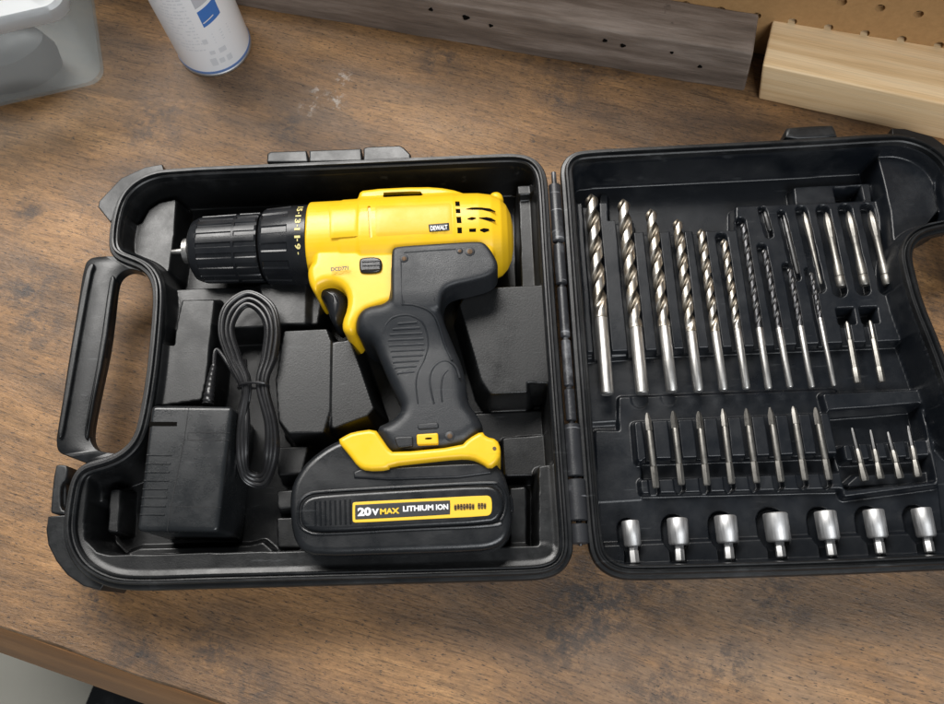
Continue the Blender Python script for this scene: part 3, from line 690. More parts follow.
slab('trigger', [(316, 293), (319, 288.5), (326, 285.6), (335, 285.6), (342.5, 290), (346.6, 298), (346, 309), (341, 322), (335, 326), (329, 318), (327, 306), (323, 299)], .052, .024, .056, MAT['drillblack'], drill, .004, .007, 2, 60)
# chuck and clutch collar
def lobes(nl, dep, t0, t1, wf=.5):
    def f_(t, r, a):
        if t0 < t < t1: return r - dep * (np.cos(a * nl) > wf)
        return r + 0 * a
    return f_
o0 = axp(190)
t1, t2, t3 = tpx(203), tpx(247), tpx(264.5)
cp = [(tpx(190.5), .0085), (tpx(192), .0095), (tpx(194), .0150), (tpx(198), .0196), (tpx(203), .0212), (tpx(206), .0217), (tpx(206.6), .0220), (tpx(240), .0226), (tpx(240.6), .0226), (tpx(243), .0228), (tpx(243.6), .0228), (tpx(263), .0230), (tpx(264.5), .0222)]
def chuckmod(t, r, a):
    nl = 20; g_ = np.cos(a * nl)
    if tpx(206.3) < t < tpx(240.3): return r - .0009 * np.clip(g_ * 2.2, 0, 1)
    if tpx(243.2) < t < tpx(263.5): return r - .0008 * np.clip(g_ * 2.2, 0, 1)
    return r + 0 * a
V, Fc = lathe(o0, ad, cp, 240, True, chuckmod); chuck = obj('chuck', V, Fc, MAT['drillblack'], drill, 30)
V, Fc = lathe(o0, ad, [(tpx(184.5), .0062), (tpx(185.2), .0082), (tpx(190), .0086), (tpx(191.5), .0080)], 36); obj('nose_ring', V, Fc, MAT['steel'], chuck)
V, Fc = lathe(o0, ad, [(tpx(171), .0010), (tpx(172), .0014), (tpx(180), .0019), (tpx(185), .0022)], 16); obj('jaw', V, Fc, MAT['steel'], chuck)
V, Fc = lathe(o0, ad, [(tpx(263), .0195), (tpx(269), .0195)], 40); obj('neck_gap', V, Fc, MAT['void'], chuck)
def colmod(t, r, a):
    if tpx(270.5) < t < tpx(295.5): return r - .0008 * np.clip(np.cos(a * 14) * 3, 0, 1)
    return r + 0 * a
V, Fc = lathe(o0, ad, [(tpx(266.5), .0222), (tpx(268), .0240), (tpx(270), .0250), (tpx(271), .0253), (tpx(295), .0264), (tpx(296), .0265), (tpx(313), .0268), (tpx(313.5), .025)], 168, True, colmod); collar = obj('clutch_collar', V, Fc, MAT['drillblack'], drill, 30)
def ring_text(s, px, ang, hgt, wd):
    cu = bpy.data.curves.new('numeral', 'FONT'); cu.body = s; cu.offset = .025; cu.resolution_u = 3
    t = bpy.data.objects.new('numeral', cu); C.objects.link(t); dg = bpy.context.evaluated_depsgraph_get(); me = bpy.data.meshes.new_from_object(t.evaluated_get(dg)); bpy.data.objects.remove(t)
    v = np.array([q.co[:] for q in me.vertices]); fs = [tuple(p.vertices) for p in me.polygons]; bpy.data.meshes.remove(me)
    v[:, :2] -= v[:, :2].min(0); v[:, :2] /= v[:, :2].max(0); R_ = .02705; W = []
    for q in v:
        al = ang - (q[0] - .5) * wd / R_; W.append(axp(px) + ad * (q[1] - .5) * hgt + R_ * (math.cos(al) * aw + math.sin(al) * av))
    obj('numeral', W, fs, MAT['cream'], collar, smooth=False)
for s, ang, wd in (('15', .62, .0062), ('-', .43, .001), ('13', .23, .0066), ('-', .04, .001), ('11', -.14, .0066), ('-', -.31, .001), ('9', -.46, .0036), ('-', -.62, .001)): ring_text(s, 306.5, ang, .0036 if s != '-' else .0006, wd if s != '-' else .0016)
# grip
over = [(391.5, 256), (392.5, 250), (396, 247.3), (440, 244.5), (479, 242), (486, 244.5), (493, 254), (498, 264), (497.5, 271), (490, 278), (470, 283.5), (453, 287), (444, 292), (441, 304), (440, 312), (392, 312), (391.5, 300)]
grip = [(392, 262), (440, 262), (440, 300), (443, 321), (452.4, 343), (462, 365), (466.5, 385), (468, 404), (478, 416), (485, 431), (462, 450), (396, 455), (386, 449), (374, 429), (394, 420), (402, 410), (398, 400), (388, 380), (379, 358), (373, 344), (361, 339.5), (356.5, 333), (357.5, 322), (364, 313), (374, 309.5), (385, 308), (391.5, 302)]
go = inflate(pxpoly(over, .068, 1, .001), rprof(.045, .0716, .001, .0028, 5))
gg = inflate(pxpoly(grip, .058, 1, .001), rprof(.016, .0712, .004, .008, 6))
grp = obj('grip', *merge([go, gg]), MAT['rubber'], drill)
bake(grp, [('REMESH', dict(mode='VOXEL', voxel_size=.0007, use_smooth_shade=True)), ('SMOOTH', dict(factor=.5, iterations=14))]); shade(grp.data, 60)
ya, yb = P2(410, 292, .068)[1], P2(410, 352, .066)[1]
def gdrop(y): t = np.clip((ya - y) / (ya - yb), 0, 1); return .0060 * t * t * (3 - 2 * t)
for v_ in grp.data.vertices:
    if v_.co.z > .045: v_.co.z -= float(gdrop(v_.co.y)) * min(1, (v_.co.z - .045) / .018)
def gz(px, py): return .0712 - float(gdrop(P2(px, py, .066)[1]))
def surf_tube(name, pts, z, r, parent, m, closed=False, k=8, n_=8):
    path = spline([P(x, y, gz(x, y) + z) for x, y in pts], n_, closed); V, Fc = tube(path, r, k, closed); return obj(name, V, Fc, m, parent)
zg = .0652
for y0, x0, x1 in ((323, 398, 417), (328.5, 393, 420), (334, 390, 422), (339.5, 388, 423.5), (345, 389, 424), (350.5, 390.5, 424.5), (356, 392, 423), (361.5, 393, 419), (367, 394.5, 416.5), (372.5, 397, 414.5)):
    surf_tube('grip_rib', [(x0, y0 + .8), ((x0 + x1) / 2, y0), (x1, y0 - .8)], -.0004, .0009, grp, MAT['rubber'])
surf_tube('grip_line', [(383, 333), (386, 324), (394, 317), (408, 315), (420, 320), (426, 330), (428, 345), (424, 360), (418, 372), (416, 385), (418, 404)], -.0004, .0007, grp, MAT['rubber'])
surf_tube('grip_line', [(434, 404), (430, 385), (431, 372), (438, 363), (447, 361), (456, 367), (460, 378)], -.0004, .0008, grp, MAT['rubber'])
surf_tube('grip_line', [(442, 402), (441, 388), (443, 376), (448, 370)], -.0003, .0007, grp, MAT['rubber'])
surf_tube('grip_line', [(401, 258), (402, 300), (404, 304), (414, 305), (428, 310), (437, 320), (445, 345), (452, 360)], -.0001, .0007, grp, MAT['rubber'])
surf_tube('grip_line', [(404, 303), (402.5, 270), (405, 265), (430, 263), (436, 266), (434, 285), (434, 300)], -.0001, .0005, grp, MAT['rubber'])
surf_tube('grip_line', [(404, 253), (430, 251), (456, 249.5)], -.0001, .0007, grp, MAT['rubber'])
surf_tube('grip_line', [(456, 249), (456.5, 262)], -.0001, .0004, grp, MAT['rubber'])
for px, py, z, r in ((470, 253, .0716, .0030), (460, 252.5, .0716, .0020), (404.5, 260, .0716, .0026), (450, 437, .0652, .0028)):
    V, Fc = lathe(P(px, py, z - .002), (0, 0, 1), [(0, r), (.0022, r), (.0024, r * .85)], 24); sc = obj('screw_boss', V, Fc, MAT['rubber'], drill)
    V, Fc = lathe(P(px, py, z - .0015), (0, 0, 1), [(0, r * .55), (.0021, r * .55), (.0022, r * .4)], 16); obj('screw', V, Fc, metal('rusty_screw', (.11, .075, .05), .6), sc)
# foot
foot = [(337, 441), (345, 436), (353, 432.2), (375, 429), (381, 437), (389, 449), (394, 453), (461, 446.5), (468, 439), (482, 431), (486, 437), (497, 439.5), (501, 449), (500, 460), (490, 469.5), (481, 463), (472, 459), (458, 458.5), (425, 462), (390, 466), (388.5, 470), (367, 471), (358, 467), (349, 455)]
slab('foot_bracket', foot, .064, .014, .0665, MAT['yellow'], drill, .003, .0026, 1, 45)
rslab('release_button', [(416.5, 434.5), (438, 433), (438.6, 444), (417, 445)], .066, .0012, .060, .0668, MAT['yellow'], drill, .0004, .0008)
slab('indicator_slot', [(425, 437.8), (432, 437.4), (432, 439.3), (425, 439.6)], .0668, .0660, .0670, MAT['void'], drill, .0001, .0001, 1)
rslab('recess_pad', [(394, 437), (413, 436), (413, 446), (398, 448)], .066, .0015, .060, .0660, MAT['drillblack'], drill, .0004, .0006)
rslab('recess_pad', [(417, 424), (438, 422), (439, 428), (418, 429.5)], .066, .0015, .060, .0660, MAT['rubber'], drill, .0004, .0006)
V, Fc = lathe(P(494.5, 449, .0655), (0, 0, 1), [(0, .0011), (.0013, .0011)], 12); obj('pin', V, Fc, MAT['brownprint'], drill)
# battery
bat = [(295.5, 511), (296.5, 494), (301, 482), (313, 465), (335, 449), (352, 443), (380, 450), (400, 460), (484, 458), (500, 472), (507, 486), (511, 505), (511.5, 530), (507, 543), (496, 551), (478, 554), (400, 556.5), (322, 559), (306, 553), (298, 538)]
bt = slab('battery', bat, .044, .010, .0610, MAT['battery'], drill, .005, .0042, 1, 50, .0015)
slab('contact_rail', [(356, 472), (388, 471), (440, 468), (490, 466), (492, 480), (357, 484)], .052, .03, .0622, MAT['drillblack'], bt, .001, .001, 1)
slab('end_tab', [(506, 495), (512.5, 494.5), (514, 513), (507, 514)], .052, .03, .054, MAT['battery'], bt, .001, .0012, 1)
face = [(299.5, 513), (301, 503), (309, 496), (325, 493.4), (400, 489), (485, 484.6), (497, 487), (503, 496), (503.5, 508), (499, 518), (490, 523.5), (400, 528), (325, 532), (309, 530), (301, 524)]
slab('face_panel', face, .0645, .055, .0645, MAT['battery'], bt, .001, .0022, 1, 45)
path = spline([P(x, y, .0612) for x, y in [(298, 513), (300, 502), (308, 494.4), (325, 491.6), (400, 487.2), (486, 482.8), (499, 485.5), (505, 495), (505.5, 508), (501, 519.5), (491, 525.5), (400, 530), (325, 534), (308, 532), (299.5, 525)]], 5, True)
V, Fc = tube(path, .0009, 8, True); obj('panel_bead', V, Fc, MAT['battery'], bt)
for k in range(8):
    x = 315 + k * 5; V, Fc = tube([P(x, 501.5 - .05 * (x - 315), .0645), P(x + .6, 525.5 - .05 * (x - 315), .0645)], .0006, 8); obj('grip_rib', V, Fc, MAT['battery'], bt)
lab = slab('label', [(352.5, 504.5), (353, 502.6), (356, 502), (420, 498.9), (486, 495.4), (490, 496.4), (491.8, 500), (492, 510), (490.5, 514.4), (486, 516.2), (420, 519.5), (356, 522.8), (353, 522), (352.5, 520)], .0648, .0640, .0648, MAT['gold'], bt, .0001, .0002, 1)
lb2 = slab('label_field', [(355, 505.6), (355.6, 504.8), (449.5, 500.2), (450.2, 500.9), (450.2, 513.8), (449.6, 514.6), (355.6, 519.8), (355, 519)], .0650, .0647, .0650, MAT['labelblack'], bt, .00005, .0001, 1)
zl = .06515
text('20', (357.6, 516.4), (371.3, 515.7), 8.6, zl, MAT['white'], bt, .05); text('V', (371.8, 515.5), (379, 515.1), 6.6, zl, MAT['white'], bt, .05)
text('MAX', (380, 514.6), (399.5, 513.5), 5.8, zl, MAT['gold'], bt, .045)
text('LITHIUM', (403, 511.8), (433.5, 510.2), 5.6, zl, MAT['white'], bt, .04); text('ION', (436, 510.1), (448.3, 509.5), 5.6, zl, MAT['white'], bt, .04)
random.seed(3); gl = []
for i in range(11):                                   # tiny dark lettering at the label's end, too worn to read
    if i == 7: continue
    x = 454.2 + i * 2.95; y = 510.2 - .052 * (x - 454); a = []
    for dx_ in (0, .9, 1.75): a.append(strip([(x + dx_ + .3, y), (x + dx_ + .3, y - 2.8), (x + dx_ + .3, y - 5.6)], .95))
    for dy in random.sample([0.3, 2.0, 3.6, 5.3], 3): a.append(strip([(x + .2, y - dy), (x + 1.2, y - dy), (x + 2.3, y - dy)], 1.25))
    for s_ in a:
        q = [P(u, v_, zl) for u, v_ in s_]; gl.append((q, [tuple(range(len(q)))]))
obj('lettering', *merge(gl), MAT['brownprint'], bt, smooth=False)

# ================================================================== CHARGER
ch = empty('battery_charger', tuple(P(184, 470, .008)))
tag(ch, 'black plug-in battery charger with coiled cable resting in the case', 'charger')
ZC = .057
body = rslab('charger_body', [(151, 405), (233, 406), (218, 532), (136.5, 531)], ZC, .0035, .008, ZC, MAT['charger'], ch, .002, .0024)
MAT['seam'] = mat('seam_shadow', (.006, .006, .007), .7)[0]
slab('slot', [(149.5, 421.8), (177, 422), (177, 426.2), (149, 426.2)], ZC, ZC - .002, ZC + .0002, MAT['void'], body, .0001, .0001, 0)  # flat dark strip paints the shade of a slot, no real recess
for pts in ([(189, 406), (184, 440), (171, 506), (167, 531)], [(184, 440), (229, 440.2)], [(188, 432.6), (229.5, 432.8)], [(188, 432.6), (187.6, 440)], [(168, 506.5), (221, 507.5)]):
    q = [P(x, y, ZC + .00012) for x, y in pts]; q = [q[0] * (1 - t) + q[1] * t for t in (0, .5)] + q[1:] if len(q) > 2 else q
    sp_ = strip(pts if len(pts) > 2 else [pts[0], tuple((np.array(pts[0]) + np.array(pts[1])) / 2), pts[1]], .9)
    V = [P(x, y, ZC + .00015) for x, y in sp_]; obj('seam', V, [tuple(range(len(V)))], MAT['seam'], body, smooth=False)
for k in range(8):
    y = 455 + k * 8.5; xl = 149.5 - .115 * (y - 420) ; V, Fc = tube([P(xl + 1.5, y, ZC), P(xl + 26, y + .3, ZC)], [.0006, .0006], 6); obj('moulded_rib', V, Fc, MAT['charger'], body)
# strain relief and coiled lead
sr = spline([P(208, 404, .046), P(209.5, 392, .046), P(211.5, 378, .043), P(214, 366, .040)], 8); V, Fc = tube(sr, np.linspace(.0034, .0018, len(sr)) * (1 + .13 * (np.arange(len(sr)) % 3 == 0)), 12)
obj('strain_relief', V, Fc, MAT['cable'], ch)
random.seed(11)
pts = [P(214, 366, .040), P(218, 350, .038)]
turns = [(0, 0, .045), (4.5, 4.5, .049), (8.5, 9, .046), (12.5, 13.5, .0485), (2.3, 1.5, .0515), (6.8, 7, .052), (11, 12, .052)]
for i, (ins, top, z) in enumerate(turns):
    jx = random.uniform(-1.6, 1.6); lx, rx = 219.5 + ins, 278.5 - ins; tl, tr = 241 + ins * .7 + jx, 266 - ins * .72 + jx
    pts += [P(x, y, z + dz) for x, y, dz in ((tl, 384, .001), (lx + 8, 357, 0), (lx + .5, 331, 0), (lx + 6, 306 + top * .6, 0), (248 + jx, 292 + top, 0), (rx - 7, 304 + top * .6, 0), (rx, 328, 0), (rx - 3, 357, 0), (tr + 1, 384, .001),
            (276 - ins * .75, 425 + jx, -.002), (277 - ins * .9, 455, -.006), (268 - ins * .3, 482 - ins * .9, -.014), (257, 487 - ins, -.017), (243 + ins * .4, 478 - ins * .7, -.013), (236.5 + ins * .8, 452, -.005), (238 + ins * .8, 420, -.002))]
pts += [P(246, 384, .046), P(245, 360, .04)]
V, Fc = tube(spline(pts, 9), .0014, 9); obj('cable', V, Fc, MAT['cable'], ch)
tie = [P(239, 388, .047), P(241, 384, .0545), P(254, 382.5, .0565), P(266, 383.5, .0545), P(268.5, 388, .047), P(266, 388, .0405), P(252, 388, .039), P(241, 388, .041)]
V, Fc = tube(spline(tie, 6, True), .0009, 8, True); obj('wire_tie', V, Fc, MAT['cable'], ch)

# ================================================================== BITS AND SOCKETS
ORD = ['first', 'second', 'third', 'fourth', 'fifth', 'sixth', 'seventh', 'eighth', 'ninth', 'tenth']
def twist(tip, fe, end, wpx, kd, label, group):
    z = AX; A, B_ = P(*tip, z), P(*end, z); L = np.linalg.norm(B_ - A); d = (B_ - A) / L; r = 1.12 * wpx * pitch_px(*fe, z) / 2
    lf = np.linalg.norm(P(*fe, z) - A); o = empty('twist_drill_bit', tuple(A)); tag(o, label, 'drill bit', group)
    dd, s, u = frame_of(d); k = 28; a = np.arange(k) * 2 * math.pi / k; rings = []
    pitch = r * 2 * 4.3; nr = int(lf / (pitch / 22)); rad0 = np.ones(k)
    cs = np.cos(2 * a); base_r = np.where(cs > .0, 1., np.interp(cs, [-1, .0], [.52, 1.])); 
    run = .0028 if r > .002 else .0018
    for i in range(nr + 1):
        t = lf * i / nr; ph = -2 * math.pi * t / pitch; tipf = min(1, (t + r * .10) / (r * 1.05)); e = max(0, (t - (lf - r * 2.4)) / (r * 2.4)); rr = base_r * (1 - e) + e
        rings.append(A + dd * t + (r * tipf * rr)[:, None] * (np.cos(a + ph)[:, None] * s + np.sin(a + ph)[:, None] * u))
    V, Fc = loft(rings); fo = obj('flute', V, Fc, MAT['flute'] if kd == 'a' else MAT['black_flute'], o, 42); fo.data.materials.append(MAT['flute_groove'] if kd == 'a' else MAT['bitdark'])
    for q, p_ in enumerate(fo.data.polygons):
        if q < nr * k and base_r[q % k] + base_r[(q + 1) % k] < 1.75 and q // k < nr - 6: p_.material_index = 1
    sh = r * (.93 if kd == 'a' else .98)
    V, Fc = lathe(A, d, [(lf - .0002, sh * .9), (lf + .0004, sh), (L - .0008, sh), (L, sh * .82)], 24); obj('shank', V, Fc, MAT['steel'], o, 40)
    return o
sizes = ['longest and thickest', 'second longest', 'third longest', 'fourth longest']
for i, (a, b_, c_, wpx, kd) in enumerate(TW):
    if i == 0: lb = 'thickest twist drill bit, bright fluted, in the slot next to the hinge'
    elif kd == 'a': lb = f'bright bronzed twist drill bit, {ORD[i]} from the hinge'
    elif kd == 'b': lb = f'thin dark-fluted twist drill bit, {ORD[i]} from the hinge'
    else: lb = 'thinnest twist drill bit, tenth from the hinge, ending the long row'
    twist(a, b_, c_, wpx, kd, lb, 'twist drill bits in the lid')
def turned(name, tip, end, prof, z, m, label, cat, group, k=20, part='body', hexa=None):
    """a bit turned along its own axis; prof: (fraction of length, half-width px)"""
    A, B_ = P(*tip, z), P(*end, z); L = np.linalg.norm(B_ - A); d = (B_ - A) / L; s = 1.15 * pitch_px(*end, z)
    o = empty(name, tuple(A)); tag(o, label, cat, group)
    for nm, pr, kk, mm in prof:
        V, Fc = lathe(A, d, [(L * t, r * s) for t, r in pr], kk); obj(nm, V, Fc, mm, o, 30 if kk < 10 else 45)
    return o
for i, (a, c_, wpx) in enumerate(SPEAR):
    w_ = wpx * .46; last = i == 0
    def flat(t, r, ang): return r
    lb = 'slimmest spear-tipped steel bit beside the dark bit' if i == 0 else f'fat spear-tipped steel bit, {ORD[i]} along its short row'
    turned('spear_bit', a, c_, [('spear_head', [(0, .25), (.04, w_ * .5), (.12, w_ * .9), (.20, w_), (.30, w_ * .86), (.36, w_ * .78)], 8, MAT['bit']),
        ('shaft', [(.355, w_ * .78), (.45, w_ * .66), (.60, w_ * .66), (.70, w_ * .74), (.74, w_ * .86), (.86, w_ * .88)] if not last else [(.355, w_ * .72), (.6, w_ * .55), (.8, w_ * .42), (.86, w_ * .4)], 18, MAT['bit']),
        ('collar', [(.862, w_ * .80), (.87, w_ * .92), (.98, w_ * .92), (1, w_ * .75)] if not last else [(.862, w_ * .38), (.87, w_ * .42), (.98, w_ * .42), (1, w_ * .3)], 18, MAT['bit'])], AX, None, lb, 'bit', 'spear-tipped bits in the lid')
for i, (a, c_, wpx) in enumerate(DARKB):
    w_ = wpx / 2
    turned('dark_bit', a, c_, [('tip', [(0, .3), (.1, w_ * .8), (.3, w_)], 8, MAT['bitdark']), ('shaft', [(.3, w_), (.95, w_), (1, w_ * .7)], 12, MAT['bitdark'])], AX, None,
           ['dark slender pointed bit next to the spear-tipped bits', 'dark stub of a bit deep in a slot above the twist drills'][i], 'bit', 'dark bits in the lid')
for i, (a, c_) in enumerate(SHORT):
    turned('short_driver_bit', a, c_, [('tip', [(0, .8), (.04, 1.9), (.30, 2.2)], 8, MAT['bit']), ('shaft', [(.3, 2.1), (.33, 2.7), (.75, 2.8)], 6, MAT['bit']), ('shank', [(.75, 2.6), (.78, 3.2), (.97, 3.2), (1, 2.7)], 6, MAT['bit'])], AX, None,
           ['short steel driver bit beside the thinnest twist drill', 'short steel driver bit beside the lid wall, below the spear-tipped bits'][i], 'driver bit', 'two short bits in the lid')
for i, (a, c_) in enumerate(DRV):
    tw_ = random.uniform(.8, 1.1)
    turned('driver_bit', a, c_, [('tip', [(0, 1.0), (.04, 2.2 * tw_), (.10, 3.0), (.24, 3.2)], 4 if i % 3 else 6, MAT['bit']), ('shaft', [(.235, 2.5), (.27, 2.9), (.70, 2.9), (.72, 2.6)], 10, MAT['bit']), ('hex_shank', [(.715, 2.5), (.73, 3.3), (.975, 3.3), (1, 2.8)], 6, MAT['bit'] if i < 4 else MAT['bit'])],
           AX - .0005, None, f'long steel screwdriver bit, {ORD[i]} from the hinge in its row', 'driver bit', 'long screwdriver bits in the lid')
for i, (a, c_) in enumerate(TINY):
    turned('small_driver_bit', a, c_, [('tip', [(0, .9), (.06, 1.7), (.40, 2.0)], 6, MAT['bitdark']), ('shaft', [(.4, 2.0), (.46, 3.0), (.66, 3.0)], 8, MAT['bit']), ('hex_shank', [(.66, 2.4), (.72, 2.8), (.95, 3.8), (1, 3.2)], 6, MAT['bit'])], .0195, None,
           f'small driver bit in the deep pocket, {ORD[i]} from the long driver bits', 'driver bit', 'small driver bits in the pocket')
for i, (a, b_, c_, wpx) in enumerate(SOCK):
    z = .0225; A, M_, B_ = P(*a, z), P(*b_, z), P(*c_, z); s = pitch_px(*b_, z); d = (M_ - A) / np.linalg.norm(M_ - A); r = wpx * s / 2; L = np.linalg.norm(M_ - A); L2 = (B_ - A) @ d
    o = empty('nut_driver_socket', tuple(A))
    tag(o, ['narrowest chrome socket, by the hinge side', 'chrome socket, second from the hinge', 'broad chrome socket, third from the hinge', 'widest chrome socket, in the middle of the socket row', 'chrome socket, fifth from the hinge', 'chrome socket, sixth from the hinge', 'chrome socket, seventh from the hinge, beside the lid handle side'][i], 'socket', 'chrome sockets along the lid')
    V, Fc = lathe(A, d, [(.0045, r * .62), (0.0002, r * .66), (0, r * .93), (.0006, r), (L * .62, r), (L * .63, r * .985), (L - .0012, r * .985), (L, r * .86), (L + .0002, r * .5)], 40); obj('barrel', V, Fc, MAT['chrome'], o, 40)
    V, Fc = lathe(A, d, [(.0046, r * .6), (.0007, r * .63)], 6); obj('hex_bore', V, Fc, MAT['void'], o, smooth=False)
    q = wpx * .5 * .42 * s if wpx > 18 else 4 * s; q = 4.9 * s
    V, Fc = lathe(A, d, [(L - .0005, q * 1.05), (L + .0025, q * .92), (L + .0030, q * 1.0), (L2 - .0006, q * 1.0), (L2, q * .85)], 6); obj('hex_stem', V, Fc, MAT['chrome'], o, 25)

# ================================================================== BACKGROUND THINGS
# spray can
cb0 = P(215, 46, 0); rc = .0283
can = empty('spray_can', tuple(cb0)); tag(can, 'white aerosol spray can with blue patch standing on the bench', 'spray can')
m, n, l, b = mat('white_can_paint', (.90, .92, .95), .26)
MAT['can'] = m
m_, n, l, b = mat('faded_blue_stripe', (.14, .24, .50), .35); MAT['blue'] = mat('blue_patch', (.06, .20, .58), .35)[0]
MAT['stripe'] = m_; MAT['greyprint'] = mat('grey_print', (.55, .57, .62), .5)[0]
V, Fc = lathe(cb0, (0, 0, 1), [(.0058, rc), (.006, rc), (.150, rc), (.158, rc * .93), (.163, rc * .8), (.164, rc * .55)], 64); obj('can_body', V, Fc, MAT['can'], can)
V, Fc = lathe(cb0, (0, 0, 1), [(.0003, rc * .93), (0, rc * .97), (.0006, rc * 1.015), (.0024, rc * 1.02), (.0032, rc * 1.0)], 64); obj('bottom_rim', V, Fc, MAT['chrome'], can)
V, Fc = lathe(cb0, (0, 0, 1), [(.0031, rc * .99), (.0033, rc * 1.006), (.0056, rc * 1.006), (.0059, rc * .99)], 64); obj('blue_band', V, Fc, MAT['stripe'], can)
V, Fc = lathe(cb0, (0, 0, 1), [(.1638, rc * .72), (.164, rc * .74), (.195, rc * .74), (.199, rc * .66)], 48); obj('cap', V, Fc, MAT['blue'], can)
ca0 = math.atan2(-cb0[1], -cb0[0])                    # side turned to the middle of the bench
def patch(a0, a1, z0, z1, m, name, skew=0., rr=1.004):
    k = 10; V, Fc = [], []
    for i in range(k + 1):
        t = a0 + (a1 - a0) * i / k
        for z in (z0 + skew * i / k, z1 + skew * i / k): V.append(cb0 + [rc * rr * math.cos(ca0 + t), rc * rr * math.sin(ca0 + t), z])
    for i in range(k): Fc.append((2 * i, 2 * i + 2, 2 * i + 3, 2 * i + 1))
    obj(name, V, Fc, m, can)
patch(-.05, .5, .052, .0675, MAT['blue'], 'blue_patch', .004); patch(-.05, .5, .0705, .120, MAT['greyprint'], 'picture_patch', .004); patch(-.02, .3, .0555, .0565, MAT['white'], 'print_line', .003, 1.006)
random.seed(5); gl = []
def pr_(a0, a1, z0, z1):
    V = [cb0 + [rc * 1.003 * math.cos(ca0 + t), rc * 1.003 * math.sin(ca0 + t), z] for t in (a0, (a0 + a1) / 2, a1) for z in (z0, z1)]; gl.append((V, [(0, 2, 3, 1), (2, 4, 5, 3)]))
for j in range(26):
    z = .030 + j * .0034; t = -1.15
    while t < -.28:
        w_ = random.uniform(.03, .13)
        if random.random() < .8: pr_(t, min(t + w_, -.26), z, z + .0011)
        t += w_ + .025
for a0, z0, w_, h_ in ((-.25, .036, .13, .005), (-.20, .024, .14, .004), (.05, .023, .2, .005), (-.28, .012, .17, .008), (-.05, .013, .14, .005), (.16, .012, .15, .006)): pr_(a0, a0 + w_, z0, z0 + h_)
for j in range(4): pr_(.05, .55, .034 + j * .003, .0348 + j * .003)
obj('small_print', *merge(gl), mat('pale_grey_print', (.70, .73, .77), .5)[0], can, smooth=False)

# translucent storage bin
q0, q1 = P2(0, 112), P2(90, 91); ux = (q1 - q0) / np.linalg.norm(q1 - q0); uy = np.array([-ux[1], ux[0]]); cr = P2(108, 84)
W_, D_ = .30, .20
def binrect(gx, gy, dx=0.):
    e = cr + uy * 0
    x1, y0 = gx, -gy; c = [cr + ux * (-W_ - gx) + uy * (-gy), cr + ux * gx + uy * (-gy), cr + ux * gx + uy * (D_ + gy), cr + ux * (-W_ - gx) + uy * (D_ + gy)]
    p = ccw(np.array(c)); out = []
    r = .012
    for i in range(4):
        a, b_, d = p[i - 1], p[i], p[(i + 1) % 4]; u, v_ = (a - b_) / np.linalg.norm(a - b_), (d - b_) / np.linalg.norm(d - b_)
        cc = b_ + (u + v_) * r
        for t in np.linspace(0, math.pi / 2, 7): out.append(cc - v_ * r * math.cos(t) * 1. - u * r * math.sin(t) if False else cc - u * r * math.sin(t) - v_ * r * math.cos(t))
    return np.array(out)
bn_ = empty('storage_bin', (*(cr - ux * .15 + uy * .1), 0)); tag(bn_, 'frosted translucent plastic storage bin at the edge of the bench', 'storage bin')
m, n, l, b = mat('frosted_plastic', (.66, .67, .66), .42)
tr = n.new('ShaderNodeBsdfTransparent'); tr.inputs[0].default_value = (.86, .89, .90, 1); tl = n.new('ShaderNodeBsdfTranslucent'); tl.inputs[0].default_value = (.55, .58, .6, 1)
m1 = n.new('ShaderNodeMixShader'); m1.inputs[0].default_value = .25; l.new(b.outputs[0], m1.inputs[1]); l.new(tl.outputs[0], m1.inputs[2])
m2 = n.new('ShaderNodeMixShader'); m2.inputs[0].default_value = .80; l.new(m1.outputs[0], m2.inputs[1]); l.new(tr.outputs[0], m2.inputs[2]); l.new(m2.outputs[0], n['Material Output'].inputs[0])
l.new(ramp(n, l, noise(n, l, coords(n, l), 30, 4), [(.3, .36), (.7, .55)]), b.inputs['Roughness']); MAT['frost'] = m
rings = [z3(binrect(-.005, -.005), .0006), z3(binrect(-.001, -.001), .002), z3(binrect(.0, .0), .006), z3(binrect(.006, .006), .083), z3(binrect(.0046, .0046), .083), z3(binrect(-.0014, -.0014), .007), z3(binrect(-.003, -.003), .0035)]
obj('bin_body', *loft(rings), MAT['frost'], bn_, 40)
m, n, l, b = mat('milky_plastic', (.52, .54, .55), .38); b.inputs['Transmission Weight'].default_value = .35; MAT['milky'] = m
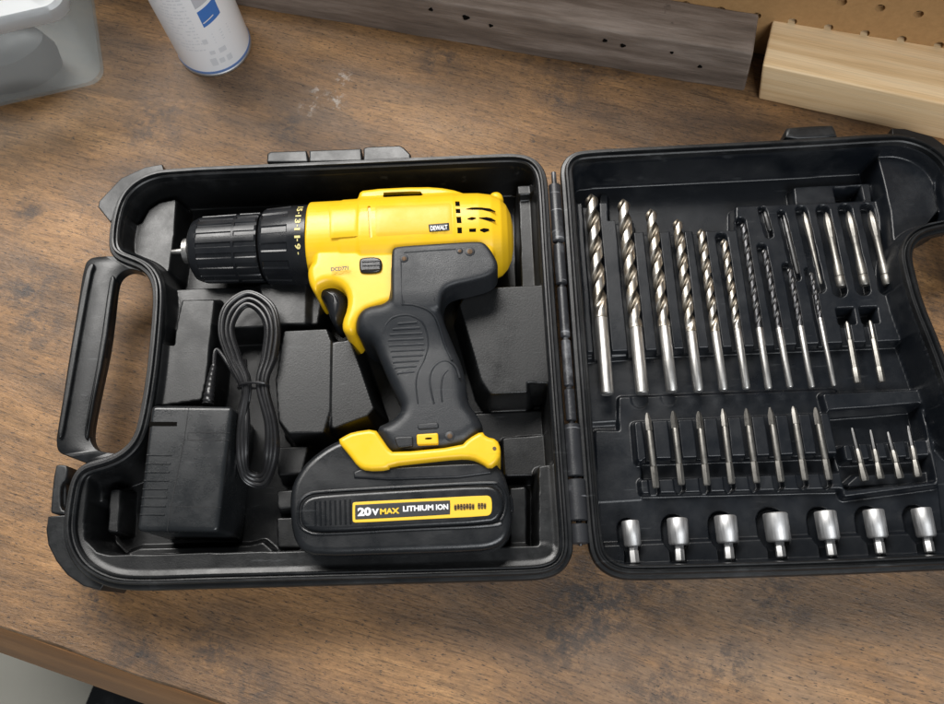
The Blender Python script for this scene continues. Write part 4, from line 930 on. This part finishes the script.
rings = [z3(binrect(g_, g_), z_ + .031) for g_, z_ in ((.0062, .051), (.0105, .0512), (.0112, .053), (.0112, .062), (.0092, .0645), (-.004, .0645), (-.006, .0625), (-.006, .058), (.0050, .056))]
obj('bin_rim', *loft(rings, False, False), MAT['milky'], bn_, 40)
ctr = cr + ux * (-.075) + uy * .03
blob = []; k = 28
for t, r, sx in ((.004, .030, 1), (.006, .036, 1), (.022, .039, 1), (.036, .036, 1), (.041, .028, 1), (.043, .012, 1)):
    a = np.arange(k) * 2 * math.pi / k; blob.append(np.column_stack([ctr[0] + r * 1.25 * np.cos(a) * (1 + .05 * np.sin(3 * a)), ctr[1] + r * .62 * np.sin(a), np.full(k, t)]))
sb = obj('rounded_container', *loft(blob), plastic('dark_slate_plastic', (.010, .013, .016), .5)); tag(sb, 'dark rounded container seen through the wall of the storage bin', 'container')
ctr2 = cr + ux * (-.21) + uy * .10
blob = [np.column_stack([ctr2[0] + r * 1.5 * np.cos(a), ctr2[1] + r * np.sin(a), np.full(k, t)]) for t, r in ((.004, .034), (.007, .038), (.030, .038), (.034, .034))]
sb = obj('folded_cloth', *loft(blob), mat('olive_cloth', (.22, .23, .10), .9)[0]); tag(sb, 'olive cloth folded inside the frosted storage bin', 'cloth')

# crate on the floor beneath the bench edge
fz = -.55; c0 = P(118, 722, fz)  # unidentified dark shape, drawn as a plain black box
cr_ = empty('floor_box', (c0[0], c0[1], -.85)); tag(cr_, 'black crate on the concrete floor under the bench edge', 'box')
o = obj('box_body', *box_vf((c0[0] + .10, c0[1] - .06, -.70), (.15 * tx[0], .15 * tx[1], 0), (.10 * ty[0], .10 * ty[1], 0), (0, 0, .15)), plastic('box_plastic', (.02, .02, .022), .5), cr_); bevel(o, .012, 3)
o = obj('box_rim', *box_vf((c0[0] + .10, c0[1] - .06, -.552), (.158 * tx[0], .158 * tx[1], 0), (.108 * ty[0], .108 * ty[1], 0), (0, 0, .012)), MAT['case'], cr_); bevel(o, .005, 2)
